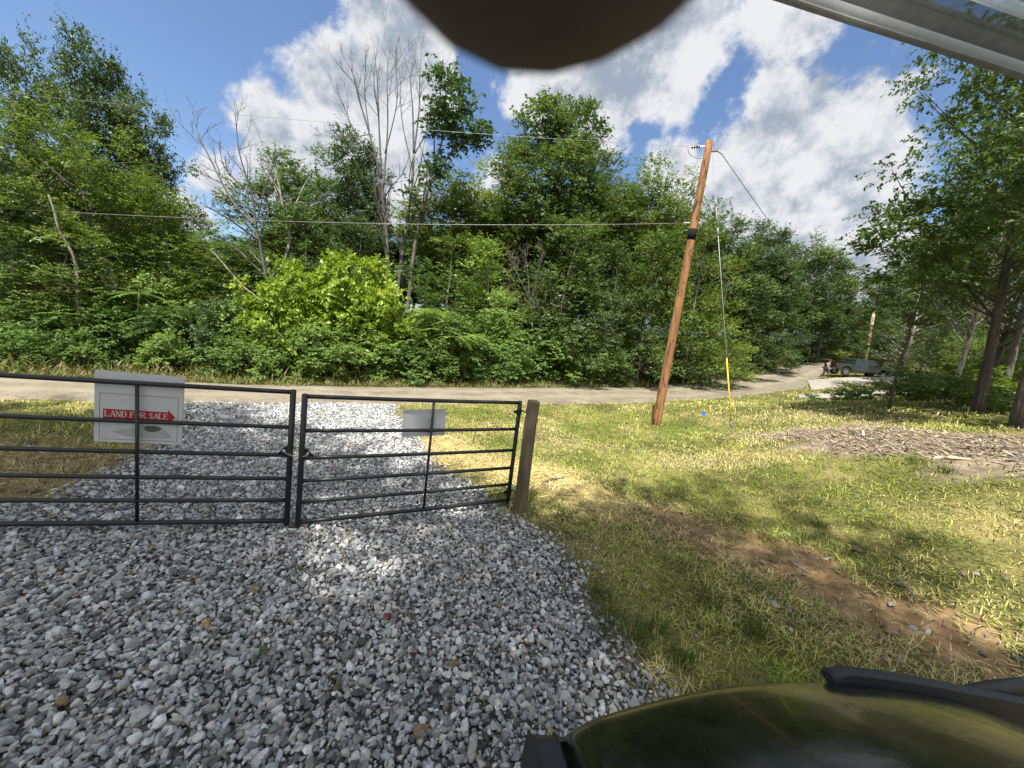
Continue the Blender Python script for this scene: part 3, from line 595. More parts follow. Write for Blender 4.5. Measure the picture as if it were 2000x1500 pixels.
TPL['airy_b'] = make_tree('airy_b', 20, 12, .165, .26, 3.6, 'round', 88, .85, 17, 13, .118, .66, 'leaf_mid', 'bark_dark', gap=.4, zflat=.4, flat=1.0, wid=.7)
TPL['canopy'] = make_tree('canopy', 21, 22, .26, .56, 4.8, 'round', 210, 1.15, 22, 9, .2, .8, 'leaf_mid', 'bark_dark', gap=.2, zflat=.4, flat=1.0, wid=.7)
TPL['sapling'] = make_tree('sapling', 12, 4.8, .034, .3, 1.5, 'round', 36, .40, 13, 8, .13, .42, 'leaf_oak', 'bark_dark', gap=.35, zflat=.3, flat=1.2, wid=.7, wob=.06)
TPL['low'] = make_tree('low', 13, 1.1, .02, .05, .75, 'round', 26, .26, 12, 7, .11, .24, 'leaf_oak', 'bark_dark', gap=.2, trunk_top=.7, wob=.02, zflat=.4, nlimb=12)
def make_sumac(key, seed, H, Rr, nfr):
    r = np.random.default_rng(seed); mb = MB(); S, D, Ln, O = [], [], [], []
    for i in range(nfr // 7):
        a = r.uniform(0, 6.28); q = math.sqrt(r.random()) * Rr; top = np.array([q * math.cos(a), q * math.sin(a), H * r.uniform(.45, 1) * (1 - .3 * q / Rr)]); b0 = top * np.array([.4, .4, 0])
        mb.tube([b0, b0 * .6 + top * .4 + r.normal(0, .08, 3), top], [.03, .022, .012], 5)
        for j in range(9):
            th = r.uniform(0, 6.28); S.append(top); D.append((math.cos(th), math.sin(th), r.uniform(.0, .6))); Ln.append(r.uniform(.6, .95))
    S = np.array(S); D = np.array(D); D /= np.linalg.norm(D, axis=1)[:, None]; Ln = np.array(Ln); n = len(S); k = 26
    t = np.repeat((np.arange(k // 2) + 1.2) / (k / 2 + .6), 2)[None]; t = np.broadcast_to(t, (n, k)); lat = np.cross(D, [0, 0, 1.]); lat /= np.linalg.norm(lat, axis=1)[:, None]
    p = S[:, None] + D[:, None] * (Ln[:, None] * t)[..., None]; p[..., 2] -= t ** 2 * Ln[:, None] * .5
    sd = np.where(np.arange(k) % 2 == 0, 1., -1.)[None, :, None]; d = D[:, None] * .45 + lat[:, None] * sd + r.normal(0, .08, (n, k, 3)); d[..., 2] -= .35; d /= np.linalg.norm(d, axis=2)[..., None]
    l = np.cross(d, np.array([0, 0, 1.])); l /= np.linalg.norm(l, axis=2)[..., None]; s = (.19 * np.sin(math.pi * np.clip(t, .12, .93)) ** .5)[..., None]
    V = np.stack([p, p + d * s * .4 + l * s * .16, p + d * s, p + d * s * .4 - l * s * .16], 2).reshape(-1, 3); F = np.arange(n * k * 4).reshape(-1, 4)
    cm = npmesh(key + '_crown', V, [F], M['leaf_shrub'], dict(tint=np.repeat((r.random((n, k)) * .4 + .5).ravel(), 4)))
    tm = npmesh(key + '_trunk', np.concatenate(mb.V), [np.array(f) for f in mb.F.values()], M['bark_grey'], smooth=True); return dict(trunk=tm, crown=cm, H=H, R=Rr)
TPL['sumac'] = make_sumac('sumac', 31, 2.6, 1.5, 130)

_alt = {}
def with_mat(me, mat):
    key = (me.name, mat)
    if key not in _alt:
        c = me.copy(); c.materials.clear(); c.materials.append(M[mat]); _alt[key] = c
    return _alt[key]
def plant(tpl, x, y, H, W=None, rz=None, name='tree', label=None, cat='tree', group=None, leaf=None, bark=None, sink=.1, stem='trunk', crown='crown', tilt=(0, 0)):
    T = TPL[tpl]; sz = H / T['H']; sx = (W / T['R']) if W else sz
    e = empty(name, (x, y, tz(x, y) - sink), random.uniform(0, 6.28) if rz is None else rz, (sx, sx, sz)); e.rotation_euler[0], e.rotation_euler[1] = tilt
    nobj(stem, with_mat(T['trunk'], bark) if bark else T['trunk'], e); nobj(crown, with_mat(T['crown'], leaf) if leaf else T['crown'], e)
    return tag(e, label, cat, group)
def plant_px(tpl, tx, ty, D, Wpx=None, **kw):
    """crown top seen at (tx,ty), standing D metres away"""
    p = at(tx, ty, D); H = p[2] - tz(p[0], p[1]) + .1; W = None
    if Wpx: q = at(tx + (Wpx if tx < 1000 else -Wpx), ty, D); W = float(np.linalg.norm(p - q))
    return plant(tpl, p[0], p[1], H, W, **kw)

# ------------------------------------------------------------------ the woods across the road
WG = 'trees of the wood across the road'
wood = [
 ('oak', 45, 62, 21, 82, 'oak_tree', 'tall dark oak at the far left edge of the wood', None),
 ('oak_b', 190, 85, 23, 86, 'oak_tree', 'tall blue-green oak second from the left, rising above the pale maple', None),
 ('oak', 295, 190, 22, 74, 'oak_tree', 'tall dark oak forming the stepped right shoulder of the left-hand clump', None),
 ('maple', 175, 225, 17.5, 150, 'maple_tree', 'broad yellow-green layered maple in front of the tall oaks at left', None),
 ('edge', 20, 300, 17, 150, 'tree', 'mid-green tree low in front of the leftmost dark oak', 'leaf_oak'),
 ('edge_b', 330, 390, 17.5, 130, 'tree', 'small light-green tree under the right shoulder of the left oak clump', None),
 ('edge', 110, 430, 16, 130, 'tree', 'green edge tree behind the slanting white snag at left', None),
 ('slender_b', 420, 440, 21, 75, 'tree', 'small dull-green tree behind the dead forked limbs at left', 'leaf_mid'),
 ('slender', 545, 285, 25, 62, 'tree', 'slim thin-leaved tree beside the pale crooked trunk, left of centre', None),
 ('slender_b', 628, 305, 27, 62, 'tree', 'slim thin-leaved tree between the pale crooked trunk and the tall dead trees', None),
 ('oak_b', 705, 268, 25, 66, 'oak_tree', 'dark leafy tree growing behind the tallest bare dead tree', None),
 ('slender', 880, 325, 25, 70, 'tree', 'light-green tree just right of the vine-clad dead tree', 'leaf_light'),
 ('slender_b', 945, 330, 27, 60, 'tree', 'light-green pointed tree against the left flank of the tall dark hickory', 'leaf_light'),
 ('hickory', 1065, 206, 24, 105, 'hickory_tree', 'tallest dark hickory in the middle of the wood, left of its twin tops', None),
 ('hickory', 1140, 212, 25, 95, 'hickory_tree', 'tall dark hickory forming the right of the twin tops in mid-wood', None),
 ('slender', 1195, 290, 29, 60, 'tree', 'shorter grey-green tree at the right shoulder of the twin-topped hickories', 'leaf_oak'),
 ('slender_b', 1262, 318, 29, 70, 'tree', 'mid-green tree between the twin-topped hickories and the brown utility pole', None),
 ('maple', 1325, 316, 28, 75, 'maple_tree', 'broad light-green tree directly behind the upper half of the brown utility pole', None),
 ('edge_b', 1395, 400, 28, 70, 'tree', 'light-green tree just right of the brown utility pole, behind the guy wire', None),
 ('oak', 1440, 415, 37, 70, 'oak_tree', 'dark oak right of the guy wire, the first of the far dark row', None),
 ('oak_b', 1510, 440, 44, 62, 'oak_tree', 'dark round oak where the sloping wire meets the tree tops', None),
 ('oak', 1585, 458, 55, 62, 'oak_tree', 'dark domed oak of the far row, below the big white cloud', None),
 ('oak_b', 1640, 498, 62, 52, 'oak_tree', 'farthest small dark oak at the low dip of the skyline', None),
 ('edge', 600, 400, 20, 85, 'tree', 'green edge tree above the left part of the lime-green bush', None),
 ('edge', 700, 420, 19.5, 75, 'tree', 'dark edge tree behind the middle of the lime-green bush', 'leaf_oak'),
 ('edge_b', 880, 455, 19, 85, 'tree', 'pale green small tree above the sumac, below the lower wire', 'leaf_mid'),
 ('edge', 965, 470, 19.5, 75, 'tree', 'grey-green small tree left of the bare shrub in mid-wood', 'leaf_shrub'),
 ('edge', 1120, 430, 20.5, 90, 'tree', 'dark low-branched tree under the twin-topped hickories', 'leaf_oak'),
 ('edge', 1215, 470, 23, 65, 'tree', 'dark tree with a reddish sprig left of the utility pole', 'leaf_oak'),
 ('edge', 1290, 460, 25, 70, 'tree', 'mid-green tree behind the middle of the utility pole', None),
 ('edge_b', 1430, 510, 30, 62, 'tree', 'light-green low-branched tree right of the guy wire beside the road', None),
 ('edge', 1480, 540, 37, 60, 'tree', 'dark low-branched tree beside the road bend', 'leaf_oak'),
 ('edge', 1540, 560, 46, 60, 'tree', 'dark low tree at the end of the roadside wood', 'leaf_oak'),
 ('edge_b', 1610, 560, 66, 52, 'tree', 'light-green tree beyond the end of the road', None),
]
for (t, tx, ty, D, w, nm, lb, lf) in wood: plant_px(t, tx, ty, D, w, name=nm, label=lb, group=WG, leaf=lf)
# deeper rows that fill the gaps between the front trees
for i, (px, ty, D, t) in enumerate([(-120, 180, 24, 'oak'), (-60, 330, 20, 'edge'), (20, 330, 30, 'oak_b'), (110, 300, 31, 'slender'), (230, 330, 32, 'oak'), (330, 430, 33, 'slender_b'), (400, 470, 36, 'oak'), (470, 460, 34, 'slender'), (530, 470, 40, 'oak_b'), (590, 440, 37, 'oak'), (660, 450, 38, 'oak_b'), (740, 430, 36, 'oak'),
        (820, 440, 38, 'oak_b'), (900, 430, 38, 'oak'), (980, 400, 40, 'oak_b'), (1050, 400, 36, 'oak'), (1150, 380, 38, 'oak_b'), (1230, 400, 40, 'oak'), (1310, 410, 42, 'oak_b'), (1370, 440, 44, 'oak'), (1450, 500, 52, 'oak_b'), (1530, 510, 58, 'oak'),
        (560, 560, 27, 'edge'), (660, 560, 27, 'edge'), (760, 550, 27, 'edge'), (460, 560, 25, 'edge'), (360, 560, 24, 'edge'), (850, 560, 28, 'edge'), (930, 570, 27, 'edge'), (1030, 570, 28, 'edge'), (1110, 580, 28, 'edge'), (1190, 590, 30, 'edge'), (260, 540, 23, 'edge'), (150, 540, 22, 'edge'), (40, 540, 21, 'edge')]):
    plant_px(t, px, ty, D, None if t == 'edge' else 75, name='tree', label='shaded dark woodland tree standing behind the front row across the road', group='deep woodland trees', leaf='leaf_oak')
for i, px in enumerate(range(-100, 1560, 58)):
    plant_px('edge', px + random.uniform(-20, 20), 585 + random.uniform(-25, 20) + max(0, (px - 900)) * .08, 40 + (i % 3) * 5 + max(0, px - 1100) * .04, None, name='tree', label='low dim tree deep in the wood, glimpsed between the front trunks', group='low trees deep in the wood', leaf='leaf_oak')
for px in range(1600, 2060, 40):
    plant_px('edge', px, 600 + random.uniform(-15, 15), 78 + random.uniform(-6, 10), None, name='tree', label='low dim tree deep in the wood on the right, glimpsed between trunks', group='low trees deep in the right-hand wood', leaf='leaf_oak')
# far end of the road and the woods to the right
RG = 'trees of the wood on the right'
for (t, tx, ty, D, w, lb, lf) in [
 ('edge', 1665, 545, 75, 55, 'dim far tree at the end of the road, left of the far pale pole', 'leaf_oak'),
 ('edge_b', 1700, 560, 64, 50, 'far light-green tree behind the far pale pole', None),
 ('oak', 1740, 520, 68, 55, 'far dark tree right of the far pale pole', None),
 ('edge', 1790, 560, 52, 70, 'low dark tree behind the flat-roofed cart', 'leaf_oak'),
 ('oak_b', 1800, 470, 60, 60, 'far dark oak seen behind the small sapling', None),
 ('edge', 1860, 520, 40, 70, 'dark low-branched tree behind the white-barked trunk', 'leaf_oak'),
 ('oak', 1880, 400, 44, 60, 'dark oak filling the gap right of the white-barked trunk', None),
 ('edge', 1940, 500, 30, 80, 'dark tree behind the big leaning trunk at right', 'leaf_oak'),
 ('oak_b', 1970, 380, 34, 70, 'dark oak behind the two big trunks at the right edge', None),
 ('edge', 2030, 560, 26, 90, 'low dark tree at the very right edge of the photo', 'leaf_oak'),
 ('edge_b', 1905, 610, 27, 60, 'sunlit low tree glimpsed between the white trunk and the big leaning trunk', None),
 ('edge_b', 2010, 620, 22, 60, 'yellow-green low tree glimpsed between the two biggest right-hand trunks', None)]:
    plant_px(t, tx, ty, D, w, name='tree', label=lb, group=RG, leaf=lf)

# ------------------------------------------------------------------ dead trees traced limb by limb, each at its own distance
def grow(mb, P, rad, r, lev, tw, spread, out=None, bias=(0, 0, .5)):
    mb.tube(P, rad, 6 if lev == 0 else (5 if lev == 1 else 4), lev == 0)
    if out is not None: out.append(P)
    if lev >= 3: return
    Ls = np.linalg.norm(np.diff(P, axis=0), axis=1).sum(); n = max(2, int(tw * (1 if lev == 0 else .75)))
    for i in range(n):
        t = r.uniform(.18 if lev else .35, .98); k = t * (len(P) - 1); j = min(int(k), len(P) - 2); a = P[j] + (P[j + 1] - P[j]) * (k - j); d0 = P[j + 1] - P[j]; d0 = d0 / np.linalg.norm(d0); ra = np.interp(k, np.arange(len(P)), rad)
        d = d0 * .75 + r.normal(0, spread, 3) + np.array(bias) * .5; d /= np.linalg.norm(d); L = Ls * r.uniform(.22, .5) * (1 - .45 * t); q = [a]; m_ = 5
        for s in range(m_): d = d + r.normal(0, .16, 3) + np.array([0, 0, .09]); d /= np.linalg.norm(d); q.append(q[-1] + d * L / m_)
        grow(mb, np.array(q), np.linspace(ra * .55, max(.004, ra * .14), m_ + 1), r, lev + 1, tw * .7, spread, out, bias)
def smoothpath(P, n):
    P = np.array(P); t = np.linspace(0, len(P) - 1, n); out = []
    for v in t:
        i = min(int(v), len(P) - 2); f = v - i; p0 = P[max(i - 1, 0)]; p1 = P[i]; p2 = P[i + 1]; p3 = P[min(i + 2, len(P) - 1)]
        out.append(.5 * ((2 * p1) + (p2 - p0) * f + (2 * p0 - 5 * p1 + 4 * p2 - p3) * f * f + (3 * p1 - p0 - 3 * p2 + p3) * f ** 3))
    return np.array(out)
def dead_tree(name, label, D, limbs, seed, mat='dead_wood', tw=6, spread=.38, trunk_r=.14, ground=None, group='dead trees in the wood', vine=False, cat='dead tree'):
    r = np.random.default_rng(seed); mb = MB(); out = []; allP = []
    for j, (pts, r0, r1) in enumerate(limbs):
        dz = 0 if j == 0 else r.normal(0, .9); P = []
        for i, (px, py) in enumerate(pts): P.append(at(px, py, D + dz * (i / max(1, len(pts) - 1))))
        P = np.array(P)
        if j == 0:
            b = P[0].copy(); b[2] = tz(b[0], b[1]) - .1; P = np.r_[[b], P]
        P = smoothpath(P, 4 * len(P)); rad = np.linspace(r0 * .62, r1 * .5, len(P))
        grow(mb, P, rad, r, 0 if tw else 3, tw, spread, out)
        allP.append(P)
    base = allP[0][0].copy(); e = empty(name, base); V = np.concatenate(mb.V) - base
    me = npmesh(name, V, [np.array(f) for f in mb.F.values()], M[mat], smooth=True); nobj('trunk', me, e)
    if vine:
        C = []
        for P in allP:
            n0 = int(len(P) * .25)
            for p in P[n0::1]:
                if r.random() < .8: C.append(p + r.normal(0, .28, 3))
        C = np.array(C) - base; O = r.normal(size=C.shape); O /= np.linalg.norm(O, axis=1)[:, None]
        cm, _ = crown_mesh(name + '_vine', seed, C, O, .55, 16, 8, .17, .42, 'leaf_vine', .6); nobj('vine', cm, e)
    return tag(e, label, cat, group)
dead_tree('dead_tree', 'forked dead tree with thin drooping bare limbs, left of centre', 19.5, [
    ([(527, 590), (518, 530), (505, 470), (498, 440)], .15, .10), ([(498, 440), (455, 395), (418, 325), (388, 262), (374, 212)], .085, .012), ([(500, 450), (492, 380), (468, 300), (458, 205)], .08, .012),
    ([(505, 470), (450, 430), (402, 402)], .07, .02), ([(498, 440), (440, 350), (405, 330)], .05, .01), ([(500, 440), (520, 360), (545, 300)], .05, .01), ([(492, 380), (440, 330), (430, 280)], .04, .008)], 41, 'dead_wood', 9, .45)
dead_tree('dead_tree', 'tallest bare dead tree with upswept grey limbs, left one of the central pair', 22, [
    ([(758, 560), (757, 500), (752, 420), (745, 350)], .2, .12), ([(745, 352), (722, 262), (700, 190), (688, 140), (670, 112)], .09, .01), ([(745, 350), (740, 240), (737, 160), (730, 92)], .09, .01), ([(748, 372), (757, 250), (756, 150), (763, 82)], .09, .01),
    ([(735, 310), (695, 262), (668, 200), (648, 165)], .055, .01), ([(722, 262), (672, 270), (625, 262)], .045, .008), ([(752, 300), (775, 200), (772, 110)], .06, .01), ([(722, 262), (712, 180), (715, 110)], .05, .008)], 42, 'dead_wood', 9, .34)
dead_tree('dead_tree', 'tall bare dead tree with a straight slim trunk, middle of the central trio', 22.8, [
    ([(778, 560), (790, 470), (803, 380), (808, 300)], .19, .12), ([(808, 302), (806, 215), (802, 150), (814, 88)], .09, .01), ([(808, 300), (818, 220), (820, 150), (824, 95)], .09, .01), ([(806, 330), (786, 240), (782, 160), (790, 110)], .07, .01), ([(810, 300), (845, 232), (852, 165)], .06, .01)], 43, 'dead_wood', 9, .32)
dead_tree('dead_tree', 'leaning dying tree with dark vine leaves climbing its limbs, right of the central bare pair', 22, [
    ([(800, 570), (815, 450), (838, 365), (850, 320)], .2, .13), ([(850, 322), (868, 250), (860, 190), (865, 135)], .09, .02), ([(838, 365), (882, 295), (905, 240), (928, 190)], .09, .02), ([(882, 298), (925, 262), (942, 235)], .06, .02), ([(850, 322), (850, 250), (880, 170), (892, 150)], .07, .01)], 44, 'bark_grey', 5, .34, vine=True)
dead_tree('broken_tree', 'pale crooked barked trunk rising above the lime-green bush', 20.5, [([(552, 530), (566, 470), (556, 420), (545, 375), (525, 345)], .14, .07), ([(566, 455), (578, 400), (600, 350)], .07, .03)], 45, 'bark_pale', 4, .4, cat='tree')
dead_tree('snag', 'slanting white broken snag at the far left', 15.6, [([(152, 560), (143, 500), (118, 455), (105, 410), (95, 380)], .085, .05)], 46, 'bark_pale', 0, cat='snag')
dead_tree('snag', 'pale bare trunk slanting down right beside the lime-green bush', 17.5, [([(512, 600), (475, 560), (440, 520), (418, 495), (400, 482)], .09, .045)], 47, 'bark_pale', 0, cat='snag')
dead_tree('snag', 'short broken reddish stump trunk in the dark gap below the hickories', 20, [([(1062, 640), (1064, 600), (1068, 560)], .1, .08)], 48, 'bark_pale', 0, cat='snag')
dead_tree('dead_shrub', 'pale bare twiggy shrub in the middle of the wood edge', 18.5, [
    ([(1040, 660), (1038, 610), (1034, 580)], .03, .022), ([(1034, 580), (1008, 530), (992, 488)], .018, .004), ([(1034, 580), (1030, 525), (1022, 475)], .018, .004), ([(1035, 590), (1050, 530), (1056, 490)], .018, .004), ([(1038, 610), (1008, 585), (990, 565)], .014, .004)], 49, 'dead_wood', 11, .6, cat='dead shrub')
# ------------------------------------------------------------------ shrubs along the far side of the road
SG = 'shrubs along the far road edge'
def edgeD(px):
    return float(np.interp(px, [p[0] for p in FAR], [math.hypot(*q[:2]) for q in ROADF]))
shr = [('shrub', 15, 600, 1.8, 70, 'dark green bush at the far left road edge'), ('shrub_b', 100, 585, 2.2, 75, 'pale green bush second from the left along the road'), ('sumac', 180, 560, 2.6, None, 'feathery sumac left of the land-for-sale sign'), ('shrub', 230, 600, 2.0, 65, 'round green bush above the left end of the sign'),
 ('sumac', 265, 550, 2.8, None, 'feathery sumac standing above the land-for-sale sign'), ('shrub', 325, 545, 3.2, 75, 'light yellow-green tall bush right above the sign'), ('vine', 395, 590, 2.0, 70, 'dark vine-covered mound between the sign and the lime-green bush'), ('shrub_b', 330, 650, 1.2, 55, 'low bush at the road edge right above the sign board'),
 ('shrub', 460, 590, 2.4, 60, 'green bush touching the left side of the lime-green bush'), ('lime', 560, 520, 2.2, 62, 'left of the three bright lime-green bushes'), ('lime', 655, 505, 2.6, 72, 'middle and tallest of the three bright lime-green bushes'), ('lime', 745, 520, 2.4, 62, 'right of the three bright lime-green bushes'),
 ('shrub_b', 520, 640, 1.2, 60, 'lower green bush under the left lime-green bush'), ('shrub', 620, 640, 1.2, 65, 'lower green bush under the middle lime-green bush'), ('shrub_b', 715, 640, 1.3, 65, 'lower dark bush under the right lime-green bush'), ('sumac', 845, 585, 2.0, None, 'feathery drooping sumac right of the lime-green bushes'),
 ('shrub_b', 800, 640, 1.4, 60, 'spreading bush under the drooping sumac'), ('shrub', 900, 620, 1.6, 62, 'round bush right of the drooping sumac'), ('shrub_b', 965, 610, 2.2, 60, 'bush left of the pale bare shrub'), ('shrub', 1050, 610, 2.4, 60, 'light bush under the pale bare shrub'), ('shrub', 1085, 660, 1.4, 52, 'low bush above the wooden gate post'),
 ('shrub_b', 1000, 670, 1.2, 48, 'low bush at the road edge above the gate hinge'), ('shrub', 1150, 655, 1.8, 50, 'bush between the gate post and the utility pole, nearer the post'), ('shrub_b', 1200, 670, 1.6, 48, 'bush between the gate post and the utility pole, nearer the pole'), ('shrub', 1250, 650, 2.6, 50, 'bright bush just left of the utility pole'),
 ('shrub_b', 1310, 670, 2.0, 48, 'bush just right of the utility pole'), ('shrub', 1350, 660, 2.6, 45, 'bush between the utility pole and the yellow guy guard'), ('shrub_b', 1400, 650, 2.6, 42, 'bush right behind the yellow guy guard'), ('shrub', 1445, 650, 2.6, 42, 'bush right of the yellow guy guard'), ('shrub_b', 1490, 655, 2.6, 38, 'bush at the inside of the road bend'), ('shrub', 1530, 665, 2.4, 36, 'bush near the far end of the roadside row'), ('shrub_b', 1560, 675, 2.4, 32, 'last bush of the roadside row before the far road end'),
 ('shrub', 60, 650, 1.2, 60, 'low leafy bush under the pale green bush at left'), ('shrub_b', 160, 645, 1.2, 55, 'low leafy bush left above the sign'), ('shrub', 855, 665, 1.0, 50, 'small low bush at the road edge under the sumac'), ('shrub', 445, 660, 1.1, 50, 'low bush at the road edge right of the vine mound')]
for (t, px, ty, off, w, lb) in shr:
    k = 'sumac' if t == 'sumac' else 'shrub'
    plant_px(t, px, ty, edgeD(px) + off, w, name=k, label=lb, cat='sumac' if t == 'sumac' else 'shrub', group=SG, stem='stem', crown='foliage', sink=.05)
o = plant_px('low', 1240, 520, 22, 40, name='shrub', label='reddish-leaved sprig in the dark gap left of the utility pole', cat='sprig', leaf='leaf_red', stem='stem', crown='foliage') if False else None
# weeds fringe
def build_weeds():
    Vs, Q, T, C = [], [], [], []; base = 0
    for i in range(len(ROADF) - 1):
        a, b = ROADF[i, :2], ROADF[i + 1, :2]; L = np.linalg.norm(b - a); n = int(min(L, 25) * (520 if i < 9 else 260)); t = rng.random(n)[:, None]; e = (b - a) / L; nm = np.array([-e[1], e[0]])
        off = rng.random(n) ** 1.6 * 1.5 - .12 + (fbm(t[:, 0] * L * .8, t[:, 0] * 0 + i, 71) - .5) * .5
        p = a + (b - a) * t + nm * off[:, None]; P = np.c_[p, terr(p[:, 0], p[:, 1]) - .02]
        u = rng.random((n, 1)); c = np.array([.12, .165, .035]) * (1 - u) + np.array([.27, .25, .09]) * u; c[rng.random(n) < .1] = (.3, .22, .12)
        h = (.14 + .22 * np.clip(off + .1, 0, 1)) * rng.lognormal(0, .35, n) * (1 if i < 9 else 1.3)
        r = blades(P, h, rng.uniform(0, 6.28, n), np.abs(rng.normal(.4, .3, n)), rng.uniform(.015, .045, n), c, .7); Vs.append(r[0]); Q.append(r[1] + base); T.append(r[2] + base); C.append(r[3]); base += len(r[0])
    tag(nobj('roadside_weeds', npmesh('roadside_weeds', np.concatenate(Vs), [np.concatenate(Q), np.concatenate(T)], M['grass'], dict(col=np.concatenate(C)))), 'fringe of tall grass and weeds along the far edge of the road', 'weeds', kind='stuff')
build_weeds()

# ------------------------------------------------------------------ near trees on the right
def near_tree(tpl, bx, by, D, H, W, label, bark=None, leaf=None, tilt=(0, 0), name='tree', rz=None, rscale=1.0):
    p = at(bx, by, D); return plant(tpl, p[0], p[1], H, W, rz=rz, name=name, label=label, group=RG, leaf=leaf, bark=bark, tilt=tilt)
near_tree('airy_b', 1985, 838, 12, 11, 2.0, 'big rough-barked tree at the right edge, nearest of the right-hand trees', leaf='leaf_oak', tilt=(0, R(2)))
near_tree('airy_b', 1908, 808, 14, 12, 2.0, 'big dark leaning tree second from the right edge', leaf='leaf_oak', tilt=(0, R(2)))
near_tree('airy', 1857, 783, 17, 9.0, 1.6, 'slim tree with mottled white bark, left of the big dark leaning trunk', bark='bark_pale')
near_tree('airy', 1962, 758, 19, 12, 2.4, 'pale grey straight tree between the two biggest right-hand trunks', bark='bark_grey')
near_tree('sapling', 1735, 803, 14, 5.4, 1.35, 'small dark sapling with layered leaves standing alone left of the right-hand trees', name='sapling', rz=.5)
near_tree('airy', 1925, 770, 21, 11, 2.5, 'leafy tree with the feathery left edge of the right-hand clump', leaf='leaf_mid')
near_tree('airy', 1760, 735, 38, 9, 2.6, 'pale slanting trunk tree behind the sapling', bark='bark_pale', leaf='leaf_oak')
for (px, py, D, h, lb) in [(1600, 782, 22, .5, 'low dark bush at the left end of the shade, below the parked pickup'), (1660, 790, 19, .6, 'low dark bush left of the sapling'), (1690, 775, 24, 1.0, 'leafy bush in the shade just left of the sapling trunk'), (1790, 790, 17, .75, 'low bush in the shade right of the sapling'), (1830, 778, 20, 1.2, 'low bush in front of the white-barked tree'), (1930, 800, 15, .8, 'low weedy bush between the two big trunks'), (1950, 790, 18, 1.2, 'sunlit bush behind the biggest right-hand trunk')]:
    p = at(px, py, D); plant('low', p[0], p[1], h, h * .85, name='shrub', label=lb, cat='shrub', group='low bushes under the right-hand trees', stem='stem', crown='foliage', leaf='leaf_light' if 'sunlit' in lb else 'leaf_mid', sink=.03)  # sunlit bush gets its brightness from a paler leaf colour
# the trees behind and above the camera whose crowns shade the drive and the gates
for (x, y, H, W, t, lb) in [(-6.5, -6.1, 22, 3.4, 'canopy', 'tree behind the photographer on the left whose crown shades the drive'), (-.9, -5.6, 21, 2.55, 'canopy', 'tree behind the photographer whose crown shades the hood'), (-8.6, -3.8, 21, 2.5, 'canopy', 'tree left of the photographer whose crown dapples the left gate'), (12.2, 3.0, 10, 2.8, 'airy_b', 'tree right of the photographer that shades the ground under the right-hand trees')]:
    plant(t, x, y, H, W, name='tree', label=lb, group='trees behind the photographer')

# ------------------------------------------------------------------ the two farm gates, their signs and chain
def tri_bracket(mb, c, ex, ey, ez, s):
    mb.extrude([(0, 0), (s, 0), (0, s)], c, ex, ey, ez, .006)
RF = [0.0, .165, .337, .52, .735, 1.0]
def farm_gate(label, A, B, ztop_a, ztop_b, zb, brace, group, latch_end):
    A = np.array([*A, zb]); B = np.array([*B, zb]); e = empty('farm_gate', (A + B) / 2 * np.array([1, 1, 0])); o0 = np.array(e.location)
    A = A - o0; B = B - o0; ex = (B - A) / np.linalg.norm(B - A); nrm = np.array([ex[1], -ex[0], 0.])   # nrm points to the camera side
    L = np.linalg.norm(B - A); h = lambda s: (ztop_a + (ztop_b - ztop_a) * s) - zb
    P = lambda s, t: A + ex * (s * L) + np.array([0, 0, h(s) * t])
    for k, t in enumerate(RF):
        mb = MB(); r = .022 if k in (0, 5) else .0195; q = np.array([P(s, t) for s in np.linspace(0, 1, 9)]); q[1:-1, 2] -= .006 * np.sin(np.linspace(0, math.pi, 9))[1:-1]
        mb.tube(q, r, 12); mb.build('rail', M['gate_paint'], e, True)
    for s in (0., 1.):
        mb = MB(); b = P(s, 0) - [0, 0, .045]; t = P(s, 1) + [0, 0, .028]
        q = [b, b + [0, 0, .01], t - [0, 0, .012], t - [0, 0, .004], t]; mb.tube(q, [.024, .027, .027, .021, .009], 14); mb.build('stile', M['gate_paint'], e, True)
    for s in brace:
        mb = MB(); q0 = P(s, 0) + nrm * .006; q1 = P(s, 1) + nrm * .006; mb.tube([q0, q1], .0145, 10); mb.build('brace', M['gate_paint'], e, True)
    s = 1. if latch_end == 'B' else 0.; sg = -1 if latch_end == 'B' else 1; c = P(s, RF[3]) + ex * sg * .026 + np.array([0, 0, .019]) - nrm * .004
    mb = MB(); S_ = .085; hole = [(.028 + .013 * math.cos(a), .026 + .013 * math.sin(a)) for a in np.linspace(0, 2 * math.pi, 13)[:-1]]
    bm = bmesh.new(); out = [(0, 0), (S_, 0), (0, S_)]
    for dz in (0, .006):
        vo = [bm.verts.new(c + ex * sg * p[0] + np.array([0, 0, p[1]]) + nrm * dz) for p in out]; vh = [bm.verts.new(c + ex * sg * p[0] + np.array([0, 0, p[1]]) + nrm * dz) for p in hole]
        ed = [bm.edges.new((vo[i], vo[(i + 1) % 3])) for i in range(3)] + [bm.edges.new((vh[i], vh[(i + 1) % 12])) for i in range(12)]
        bmesh.ops.triangle_fill(bm, edges=ed, use_beauty=True)
        if dz == 0: lo = vo, vh
        else:
            for a_, b_ in ((lo[0], vo), (lo[1], vh)):
                for i in range(len(a_)): bm.faces.new((a_[i], a_[(i + 1) % len(a_)], b_[(i + 1) % len(a_)], b_[i]))
    me = bpy.data.meshes.new('latch_plate'); bm.to_mesh(me); bm.free(); me.materials.append(M['gate_paint']); nobj('latch_plate', me, e)
    tag(e, label, 'gate', group); return e, A + o0, B + o0, ex, nrm, (lambda s_, t_: P(s_, t_) + o0)
def ghit(px, py, z): d = ray(px, py); return (ORG + d * (z - HC) / d[2])[:2]
def gtop(px, py, xy): d = ray(px, py); return HC + d[2] * math.hypot(*xy) / math.hypot(d[0], d[1])
ZB = .085
la = ghit(0, 1022, ZB); lb = ghit(560, 1017, ZB); tl, tb = gtop(0, 730, la), gtop(572, 766, lb)
